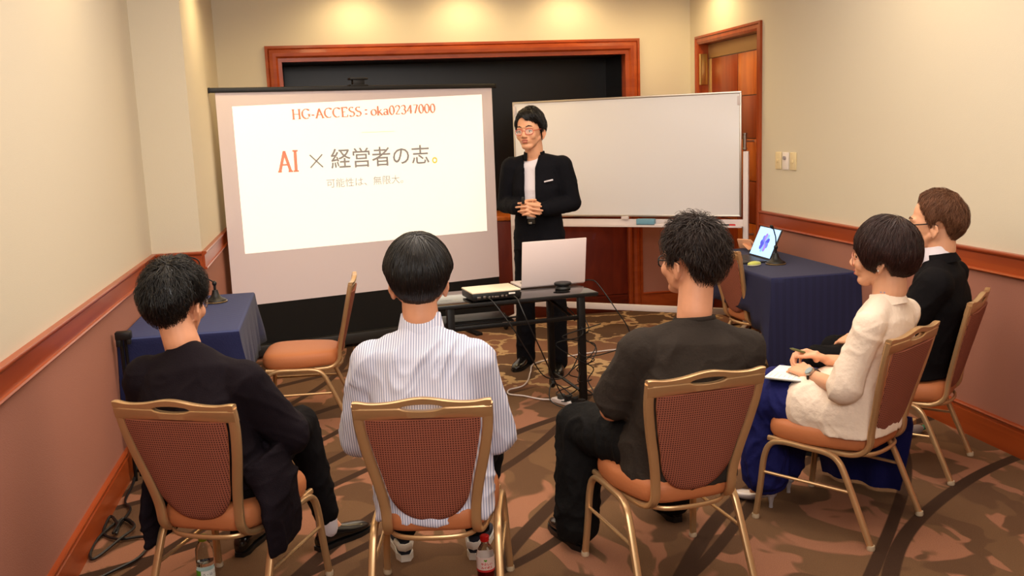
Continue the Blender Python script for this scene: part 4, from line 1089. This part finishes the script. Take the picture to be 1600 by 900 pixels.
def spine(P, W_, C, U, N): return dict(P=V(P), W=V(W_), C=V(C), U=V(U), N=V(N))
def rot(yaw=0, pitch=0, roll=0): return Matrix.Rotation(yaw, 3, 'Z') @ Matrix.Rotation(pitch, 3, 'X') @ Matrix.Rotation(roll, 3, 'Y')
def jv(J, **k):
    for a, b in k.items(): J[a] = V(b) if len(b) == 3 else b
    return J
def jacket(J, m, par, seed, rt, sl=(.088, .064, .052), amp=.006, sleeve=1.0, hem=.0, voxel=.007, extra=None, name='jacket', cut=None, thick=0, sc=(6, 6, 8), neck=.066, yoff=0):
    b = B(); yaw = J.get('yaw', 0); P, W_, C, U, N = J['P'], J['W'], J['C'], J['U'], J['N']
    f = V((-math.sin(yaw), math.cos(yaw), 0))*yoff
    b.torso([(P-V((0, 0, hem))+f, rt[0]*1.02, rt[1]*1.0, yaw), (P+f, rt[0], rt[1], yaw), (W_+f, rt[2], rt[3], yaw), (C+f, rt[4], rt[5], yaw), (U+f*.5, rt[4]*.93, rt[5]*.80, yaw), (U*.5+N*.5, .108, .074, yaw), (N-V((0, 0, .012)), neck, neck*.95, yaw)], 28)
    x = V((math.cos(yaw), math.sin(yaw), 0))
    for k, s in (('L', -1), ('R', 1)):
        sh, el, wr = J['sh'+k], J['el'+k], J['wr'+k]
        b.rc(U+V((0, 0, .035)) + x*(s*.05), .055, sh+V((0, 0, -.006)), sl[0]*.86, 16); b.rc(sh, sl[0]*.92, (sh+el)/2, sl[0]*.86, 16); b.rc((sh+el)/2, sl[0]*.86, el if sleeve >= 1 else sh+(el-sh)*sleeve, sl[1], 16)
        if sleeve >= 1: e_ = el+(wr-el)*min(1, sleeve-.04); b.rc(el, sl[1], e_, sl[2], 16)
    if extra: extra(b)
    return garment(name, b, m, par, voxel, 6, amp, sc, seed, cut=cut, thick=thick, top=N.z-.015)

# ---- man in dark jacket, left chair ----
a0 = CH['A']; aL = (a0[0], a0[1], 0)
J = spine((-.01, -.04, .51), (-.03, -.10, .66), (-.045, -.13, .79), (-.06, -.10, .895), (-.10, -.06, .985))
jv(J, H=(-.137, -.015, 1.140), shL=(-.225, -.10, .875), shR=(.135, -.09, .865), elL=(-.25, .02, .63), elR=(.215, .06, .64), wrL=(-.10, .24, .60), wrR=(.06, .28, .60),
   knL=(-.15, .40, .50), knR=(.06, .46, .55), anL=(-.205, .40, .10), anR=(.125, .50, .14), ftL=(-.1, 1), ftR=(.45, .9))
J['Rh'] = rot(.05, -.12, .03); J['yaw'] = -.03
pa = body(J, {'L': ((.6, .8, -.1), (.2, -.1, -1), -1, (.3, .4, .3)), 'R': ((-.6, .7, -.1), (0, -.1, -1), 1, (.3, .4, .3))}, 'person', 'person in a dark jacket seated at the far left, hair black and tousled', aL, a0[2], M['skin_red'])
trousers(J, M['suit_k'], pa, 1, hem=.02)
def flaps(b):
    for s, x in ((-1, -.255), (1, .235)):
        b.torso([(V((x*.99, -.05, .27)), .018, .125, 0), (V((x*1.0, -.06, .38)), .024, .13, 0), (V((x*.92, -.05, .50)), .045, .12, 0), (V((x*.7, -.06, .60)), .07, .11, 0)], 16)
jacket(J, M['suit_n'], pa, 3, (.195, .135, .185, .125, .195, .132), (.094, .074, .056), .009, extra=flaps, sc=(5, 5, 7))
hair(pa, J['H'], J['Rh'], M['hair_k'], (.097, .110, .122), (0, -.020, .014), lerpf([(0, 34), (35, 30), (55, 10), (70, -10), (84, -18), (92, 2), (108, -6), (122, -34), (150, -54), (180, -60)]), FADE_M, 2600, 11, (.035, .075), .012, .8, .0016, (.1, -.55, .8), tip=.006)
glasses(pa, J['H'], J['Rh'], M['steel'])
for k in ('L', 'R'): shoe(pa, J['an'+k], J['ft'+k], M['leather'], M['blackpl'])
put('sock', B().rc(J['anR']-V((.0, 0, .06)), .044, J['anR']+V((-.004, -.004, .05)), .048, 16), M['tee_w'], pa, label='white sock')

# ---- young man in striped shirt ----
a0 = CH['B']; bL = (a0[0], a0[1], 0)
J = spine((0, -.05, .52), (-.005, -.09, .67), (-.008, -.125, .82), (-.010, -.12, .965), (-.014, -.095, 1.065))
jv(J, H=(-.018, -.055, 1.213), shL=(-.178, -.11, .935), shR=(.158, -.11, .93), elL=(-.258, .0, .655), elR=(.215, .0, .65), wrL=(-.12, .22, .58), wrR=(.12, .22, .58),
   knL=(-.17, .40, .50), knR=(.17, .40, .50), anL=(-.195, .41, .11), anR=(.10, .41, .11), ftL=(-.25, 1), ftR=(.12, 1))
J['Rh'] = rot(.09, -.06, 0); J['yaw'] = .06
pb = body(J, {'L': ((.5, .8, -.1), (.2, -.1, -1), -1, (.3, .4, .3)), 'R': ((-.5, .8, -.1), (0, -.1, -1), 1, (.3, .4, .3))}, 'person', 'person in a pale blue striped shirt seated second from left, glossy black bowl-cut hair', bL, a0[2], M['skin_red'])
trousers(J, M['trouser_k'], pb, 2, hem=.06)
def collar(b): pass
jacket(J, M['shirt'], pb, 5, (.208, .160, .182, .128, .185, .125), (.088, .076, .05), .013, hem=.13, extra=None, name='shirt', sc=(5, 5, 4))
N = J['N']; nk = V((0, 0, 1))
def collar_band(J, m, par, r=.062, h=.038, tilt=.25, name='collar', rot_=0, open_=.5):
    N = J['N']; rs = []
    for k in range(29):
        a = -PI/2 + (2*PI-open_)*(k/28-.5)+rot_; c, q = math.cos(a), math.sin(a)
        zb = N.z-.026+.012*(-q); t = h*(1-.0*abs(c))
        p0 = V((N.x+c*r*1.10, N.y+q*r*1.08, zb)); p1 = V((N.x+c*r*.92, N.y+.012+q*r*.92, zb+t)); d = V((c, q, 0))
        rs.append([p0+d*.006-V((0, 0, .008)), p1+d*.004, p1+V((0, 0, .003)), p1-d*.004, p0-d*.004-V((0, 0, .008))])
    return put(name, B().rings(rs), m, par, 60)
collar_band(J, M['shirt'], pb, .068, .056)
hair(pb, J['H'], J['Rh'], M['hair_k'], (.103, .112, .122), (0, -.018, .014), lerpf([(0, 10), (40, 8), (60, 2), (75, -8), (90, -10), (105, -14), (122, -36), (150, -56), (180, -66)]), lerpf([(0, 10), (60, 14), (90, 20), (120, 40), (180, 52)]), 2600, 21, (.07, .12), .003, .10, .0016, (.02, -.35, .93), tip=0)
for k in ('L', 'R'):
    s_ = shoe(pb, J['an'+k], J['ft'+k], M['sneaker'], M['rubber'], .28, .047, 'sneaker', heel=.028)
    f = V((*J['ft'+k], 0)).normalized(); c = V((J['an'+k].x, J['an'+k].y, 0))-f*.055
    l = V((-f.y, f.x, 0)); bnd = B()
    bnd.sweep([c-l*.034+f*.045+V((0, 0, .070)), c-l*.022+f*.0+V((0, 0, .062)), c-f*.008+V((0, 0, .060)), c+l*.022+f*.0+V((0, 0, .062)), c+l*.034+f*.045+V((0, 0, .070))], .009, .016, n=8)
    put('heel_band', bnd, M['rubber'], s_)

# ---- man in charcoal t-shirt ----
a0 = CH['C']; cL = (a0[0], a0[1], 0)
J = spine((.02, -.04, .52), (.03, -.09, .67), (.045, -.12, .80), (.055, -.115, .92), (.065, -.095, 1.005))
jv(J, H=(.080, -.045, 1.212), shL=(-.125, -.08, .895), shR=(.235, -.13, .865), elL=(-.195, .06, .655), elR=(.28, .0, .61), wrL=(-.03, .25, .585), wrR=(.12, .24, .59),
   knL=(-.20, .37, .50), knR=(.20, .42, .47), anL=(-.235, .35, .11), anR=(.25, .46, .11), ftL=(-.08, 1), ftR=(.05, 1))
J['Rh'] = rot(.34, -.02, .02); J['yaw'] = -.10
pc_ = body(J, {'L': ((.7, .6, -.1), (.2, -.1, -1), -1, (.3, .4, .3)), 'R': ((-.6, .7, -.1), (0, -.1, -1), 1, (.3, .4, .3))}, 'person', 'person in a charcoal t-shirt seated third from left, short tousled black hair', cL, a0[2], M['skin_red'], armr=1.15)
trousers(J, M['trouser_k'], pc_, 3, (.118, .098, .090), .010, hem=-.02)
jacket(J, M['tee_g'], pc_, 7, (.212, .165, .195, .138, .20, .132), (.098, .085, .05), .011, sleeve=.80, hem=.11, name='t_shirt', sc=(5, 5, 5), neck=.074)
rs = [[V((J['N'].x+.071*math.cos(2*PI*j/24), J['N'].y+.067*math.sin(2*PI*j/24), J['N'].z-.006-.010*math.sin(2*PI*j/24))) for j in range(24)]]
put('neck_rib', B().sweep(rs[0], .006, .011, n=8, closed=True), M['tee_g'], pc_)
hair(pc_, J['H'], J['Rh'], M['hair_db'], (.098, .108, .122), (0, -.016, .014), lerpf([(0, 30), (35, 26), (55, 10), (70, -12), (84, -22), (92, 0), (108, -6), (122, -32), (150, -52), (180, -58)]), FADE_M, 3000, 31, (.025, .06), .016, 1.1, .0016, (0, -.3, .95), tip=.012)
glasses(pc_, J['H'], J['Rh'], M['blackpl'], .0026, .0024)
for k in ('L', 'R'):
    s_ = shoe(pc_, J['an'+k], J['ft'+k], M['leather'], M['blackpl'], .29, .05, 'sneaker', heel=.024)
f = V((*J['ftL'], 0)).normalized(); c = V((J['anL'].x, J['anL'].y, 0))
put('white_tick', B().sweep([c-f*.02+V((-.046, 0, .058)), c+f*.03+V((-.048, 0, .040)), c+f*.075+V((-.049, 0, .052))], .003, n=6), M['rubber'], pc_)

# ---- woman in cream jacket ----
a0 = CH['D']; dL = (a0[0], a0[1], 0)
J = spine((0, -.08, .51), (0, -.135, .65), (0, -.170, .78), (0, -.185, .905), (0, -.195, .985))
jv(J, H=(0, -.165, 1.150), shL=(-.155, -.195, .885), shR=(.155, -.195, .885), elL=(-.215, -.12, .63), elR=(.215, -.05, .63), wrL=(-.085, .095, .628), wrR=(.09, .105, .655),
   knL=(-.09, .33, .485), knR=(.10, .36, .485), anL=(-.10, .29, .13), anR=(.10, .32, .13), ftL=(0.05, 1), ftR=(-.05, 1))
J['Rh'] = rot(.17, -.03, 0); J['yaw'] = .04
pd_ = body(J, {'L': ((.45, .9, .1), (.35, .1, -1), -1, (.45, .6, .4), (.5, .2)), 'R': ((-.35, .85, .25), (-.55, .1, -.8), 1, (.55, .85, .5), (.35, .3))}, 'person', 'person in a cream linen jacket and navy trousers writing in a notebook', dL, a0[2], M['skin'], .0045, .92, armr=.95)
trousers(J, M['blue'], pd_, 4, (.105, .100, .098), .012, hem=.08)
skb = B(); N_ = 16; rows = []
for i in range(9):
    q = i/8; ring = []
    for side in (1, -1):
        js = range(N_) if side == 1 else range(N_-1, -1, -1)
        for j in js:
            u = j/(N_-1); y = .26-.50*u*(1-.25*q); x = .15+.17*q**.6+.02*math.sin(u*14+q)*q + (.06*q)
            ring.append((x+side*.006, y+.02*q, .45-.43*q - .0*u))
    rows.append(ring)
put('draped_hem', skb.rings(rows), M['blue'], pd_, 60)
def peplum(b):
    for s, k in ((-1, 'L'), (1, 'R')):
        hp = J['P']+V((s*.08, 0, 0)); b.rc(hp+V((0, 0, -.01)), .136, hp+(J['kn'+k]-hp)*.36, .132, 20)
jk = jacket(J, M['linen'], pd_, 9, (.208, .155, .160, .124, .158, .120), (.070, .070, .05), .006, sleeve=.97, hem=.09, sc=(6, 6, 5), neck=.064, extra=peplum)
collar_band(J, M['linen'], pd_, .066, .034, name='jacket_collar', open_=1.6)
put('inner_collar', B().sweep([(J['N'].x+.058*math.cos(a), J['N'].y+.056*math.sin(a), J['N'].z+.016) for a in np.linspace(-PI*1.1, PI*.1, 16)], .003, .008, n=6), mat('blue_grey_silk', (130, 140, 170), .5), pd_)
hair(pd_, J['H'], J['Rh'], M['hair_r'], (.102, .113, .122), (0, -.018, .012), lerpf([(0, 20), (25, 4), (45, -14), (58, -36), (72, -44), (86, -24), (98, -24), (112, -50), (150, -62), (180, -66)]), lerpf([(0, 8), (60, 10), (90, 16), (120, 22), (180, 30)]), 2600, 41, (.07, .12), .006, .35, .0016, (0, -.35, .93), tip=.0)
face_parts(pd_, J['H'], J['Rh'], M['hair_db'])
glasses(pd_, J['H'], J['Rh'], mat('pink_gold_rim', (206, 140, 120), .3, .6), .0016, .0012, w=.026, h=.023, z=-.018)
put('earring', B().ell(J['H']+J['Rh']@V((-.090, -.01, -.058)), (.005, .005, .005)), M['rubber'], pd_)
# wrist watch
wr = J['wrL']; d = (J['wrL']-J['elL']).normalized(); c = wr - d*.035
a_ = d.orthogonal().normalized(); b_ = d.cross(a_)
w1 = put('wrist_watch', B().sweep([c+a_*(.031*math.cos(2*PI*k/20))+b_*(.031*math.sin(2*PI*k/20)) for k in range(20)], .0035, .008, tuple(d), 8, closed=True), M['leather'], pd_)
up = V((-.75, -.25, .6)); up = (up-d*up.dot(d)).normalized()
put('watch_case', B().lathe([(.001, .026), (.019, .026), (.021, .030), (.020, .038), (.001, .039)], c, 24, tuple(up)), M['steel'], w1)
put('watch_dial', B().lathe([(.001, .0385), (.0175, .0385), (.0175, .0400), (.001, .0402)], c, 24, tuple(up)), mat('dial_grey', (150, 164, 168), .2), w1)
for k, s in (('L', 0), ('R', 0)):   # pumps
    an = J['an'+k]; fd = J['ft'+k]; f = V((fd[0], fd[1], 0)).normalized(); l = V((-f.y, f.x, 0)); base = V((an.x, an.y, 0))-f*.045
    rs = []
    for (y, w_, z0, z1) in [(-.005, .014, .055, .085), (.0, .022, .052, .098), (.03, .028, .045, .092), (.07, .026, .028, .066), (.11, .030, .010, .052), (.15, .034, .003, .046), (.18, .034, .003, .040), (.205, .026, .003, .030), (.225, .008, .004, .016)]:
        rs.append([base+f*y+l*(w_*math.cos(2*PI*j/16))+V((0, 0, (z0+z1)/2+(z1-z0)/2*math.sin(2*PI*j/16))) for j in range(16)])
    o = put('pump', B().rings(rs), M['silver'], pd_, 60)
    put('heel', B().lathe([(.001, 0), (.009, 0), (.0085, .02), (.014, .045), (.022, .062), (.001, .066)], base+f*.018, 14), M['silver'], o)
# notebook and pen
def world(p, ch): return V((ch[0], ch[1], 0)) + Matrix.Rotation(ch[2], 3, 'Z') @ V(p)
nb = empty('notebook', world((-.055, .205, .606), a0), a0[2]+.25, 'open white notebook lying on the lap of the person in cream', 'notebook')
put('cover', B().bounds((-.115, -.08, 0), (.115, .08, .003), .001), mat('grey_cover', (120, 116, 110), .6), nb)
put('page', B().bounds((-.112, -.077, .003), (-.002, .077, .008), .002), M['paper'], nb)
put('page', B().bounds((.002, -.077, .003), (.112, .077, .007), .002), M['paper'], nb)
nl = B(); rr = random.Random(9)
for i in range(7):
    x0 = -.10+rr.uniform(0, .01); nl.bounds((x0, .06-i*.02, .0081), (x0+rr.uniform(.03, .08), .061-i*.02, .0084))
put('handwriting', nl, M['blackp'], nb, 0, 'stuff')
pn = empty('pen', world((.02, .175, .690), a0), a0[2], 'olive green pen held in the right hand above the notebook', 'pen')
put('barrel', B().sweep([(-.075, .03, .030), (-.06, .025, .025), (.06, -.02, -.022)], [.0015, .0052, .0055], n=10), mat('olive_plastic', (96, 100, 58), .4), pn)
put('clip', B().sweep([(.058, -.019, -.013), (.02, -.005, .002)], .0016, n=6), M['steel'], pn)

# ---- older man in black jacket ----
a0 = CH['E']; eL = (a0[0], a0[1], 0)
J = spine((0, -.05, .52), (0, -.10, .67), (0, -.135, .81), (0, -.13, .945), (0, -.125, 1.035))
jv(J, H=(0, -.095, 1.188), shL=(-.17, -.14, .915), shR=(.17, -.14, .915), elL=(-.225, -.0, .66), elR=(.225, .0, .66), wrL=(-.09, .22, .60), wrR=(.09, .22, .60),
   knL=(-.13, .40, .50), knR=(.13, .40, .50), anL=(-.13, .42, .11), anR=(.13, .42, .11), ftL=(-.1, 1), ftR=(.1, 1))
J['Rh'] = rot(.04, -.03, 0); J['yaw'] = 0
pe = body(J, {'L': ((.5, .8, -.1), (.2, -.1, -1), -1, (.3, .4, .3)), 'R': ((-.5, .8, -.1), (0, -.1, -1), 1, (.3, .4, .3))}, 'person', 'person in a black jacket seated at the far right, side-parted brown hair and black glasses', eL, a0[2], M['skin'])
trousers(J, M['suit_k'], pe, 5, hem=.02)
jacket(J, M['suit_k'], pe, 11, (.185, .14, .178, .128, .188, .130), (.09, .07, .055), .006, hem=.06, sc=(5, 5, 6), neck=.066)
collar_band(J, M['suit_k'], pe, .080, .030, name='jacket_collar', open_=2.6)
collar_band(J, M['tee_w'], pe, .066, .066, name='shirt_collar', open_=.7)
sc2 = B()
for s in (-1, 1): sc2.poly([(0, 0), (.060, .0), (.095, -.075), (.02, -.06)], (s, 0, 0), (0, -.25, 1), (J['N'].x+s*.008, J['N'].y+.082, J['N'].z+.022), .006)
put('shirt_front', sc2, M['tee_w'], pe)
hair(pe, J['H'], J['Rh'], M['hair_b'], (.090, .106, .118), (0, -.018, .014), lerpf([(0, 40), (35, 36), (52, 22), (66, 4), (76, -16), (86, -20), (93, 2), (108, -6), (122, -34), (150, -54), (180, -60)]), FADE_M, 2600, 51, (.04, .08), .009, .8, .0018, (.25, -.5, .83), tip=.004, under=.88)
face_parts(pe, J['H'], J['Rh'], M['hair_b'])
glasses(pe, J['H'], J['Rh'], M['blackpl'], .0028, .0026)
for k in ('L', 'R'): shoe(pe, J['an'+k], J['ft'+k], M['leather'], M['blackpl'])

# ---- presenter, standing ----
pL, pA = (1.44, 6.44, 0), 2.72
J = spine((0, -.02, .96), (0, -.01, 1.12), (0, 0, 1.28), (.004, -.005, 1.43), (.012, .005, 1.52))
jv(J, H=(.028, .045, 1.678), shL=(-.175, -.01, 1.425), shR=(.175, -.01, 1.425), elL=(-.235, -.03, 1.17), elR=(.235, -.03, 1.17), wrL=(-.085, .185, 1.150), wrR=(.095, .185, 1.165),
   knL=(-.11, .0, .53), knR=(.125, -.07, .53), anL=(-.115, .02, .10), anR=(.145, -.11, .10), ftL=(-.12, 1), ftR=(.2, 1))
J['Rh'] = rot(-.20, .0, .05); J['yaw'] = 0
pp_ = body(J, {'L': ((.80, .52, .10), (.25, -.75, -.25), -1, (.18, .35, .25), (.55, .3)), 'R': ((-.78, .60, -.12), (-.1, -.9, -.1), 1, (.30, .55, .35), (.7, .35))}, 'person', 'person standing by the screen in a black blazer and white t-shirt, hands clasped', pL, pA, M['skin'], .004)
trousers(J, M['suit_p'], pp_, 6, (.095, .070, .066), .006, hem=-.09, waistz=.12)
ts = B(); P, W_, C, U, N = (J[k] for k in 'PWCUN')
ts.torso([(P+V((0, 0, .06)), .135, .105, 0), (W_, .13, .108, 0), (C, .14, .115, 0), (U, .125, .085, 0), ((U+N)/2, .08, .068, 0), (N-V((0, 0, .03)), .062, .062, 0)])
garment('t_shirt', ts, M['tee_w'], pp_, .006, 4, .005, (9, 9, 4), 3)
def opening(c, wid=False):
    if c.y < .02: return False
    x = c.x-.03
    w_ = .040 if c.z > 1.12 else .030
    if c.z > 1.42: w_ = .040+(c.z-1.42)*.25
    if wid: return w_ if c.z > 1.02 else False
    return abs(x) < w_ and c.z > 1.03
jacket(J, M['suit_p'], pp_, 13, (.176, .128, .158, .122, .172, .128), (.082, .062, .050), .005, sleeve=1, hem=.10, sc=(5, 5, 5), cut=opening, thick=.006, neck=.070)
# stand collar with notched ends
cb = B(); rs = []
for k in range(21):
    a = -PI/2 + (2*PI-1.5)*(k/20-.5)+.12; c, q = math.cos(a), math.sin(a); d = V((c, q, 0))
    p0 = V((N.x+c*.075, N.y+q*.072, N.z-.035-.02*max(0, q))); p1 = V((N.x+c*.066, N.y+q*.064, N.z+.012-.01*max(0, q)))
    rs.append([p0+d*.005, p1+d*.004, p1-d*.003, p0-d*.004])
put('jacket_collar', cb.rings(rs), M['suit_p'], pp_, 60)
put('pocket_trim', B().box((-.103, .118, 1.335), (.062, .010, .010), Matrix.Rotation(.20, 3, 'Y') @ Matrix.Rotation(.18, 3, 'Z'), .002), M['tee_w'], pp_)
put('belt', B().torso([(V((0, -.015, 1.045)), .150, .118, 0), (V((0, -.015, 1.080)), .148, .116, 0)], 28), M['leather'], pp_)
put('belt_buckle', B().box((.035, .106, 1.050), (.022, .006, .014), None, .002), M['steel'], pp_)
hair(pp_, J['H'], J['Rh'], M['hair_k'], (.088, .104, .122), (0, -.014, .014), lerpf([(0, 26), (20, 34), (40, 24), (58, 10), (70, -8), (84, -24), (92, -2), (108, -8), (122, -34), (150, -54), (180, -60)]), FADE_M, 2200, 61, (.05, .09), .008, .5, .0016, (.35, .1, .93), tip=.004, under=.90)
fr_ = B(); rr = random.Random(4)
for i in range(170):
    u = rr.random(); x0 = .025-.075*u; ang = 1
    a = V((x0+.012, .052+.010*(1-u), .108)); b_ = V((x0-.010, .082-.016*u, .086-.006*u)); c_ = V((x0-.040+.010*rr.random(), .082-.052*u, .052-.034*u+.012*rr.random()))
    pts = [J['H']+J['Rh']@(p*HS+V((rr.gauss(0, .002), rr.gauss(0, .002), rr.gauss(0, .002)))) for p in smoothpath([a, b_, c_], 3)]
    fr_.sweep(pts, [.0026, .0026, .0025, .0022, .0018, .0012, .0006][:len(pts)], n=4)
put('fringe', fr_, M['hair_k'], pp_, 180, 'stuff')
face_parts(pp_, J['H'], J['Rh'])
glasses(pp_, J['H'], J['Rh'], mat('red_rim', (196, 84, 66), .35), .0020, .0016)
for k in ('L', 'R'): shoe(pp_, J['an'+k], J['ft'+k], M['leather'], M['blackpl'], .27, .045)
def pw(p): return V(pL) + Matrix.Rotation(pA, 3, 'Z') @ V(p)
ck = empty('presentation_clicker', pw((.045, .262, 1.222)), pA, 'small black clicker held in the clasped hands of the standing person', 'clicker')
put('clicker_body', B().rc((0, 0, -.02), .010, (0, .0, .012), .009, 12), M['blackpl'], ck)
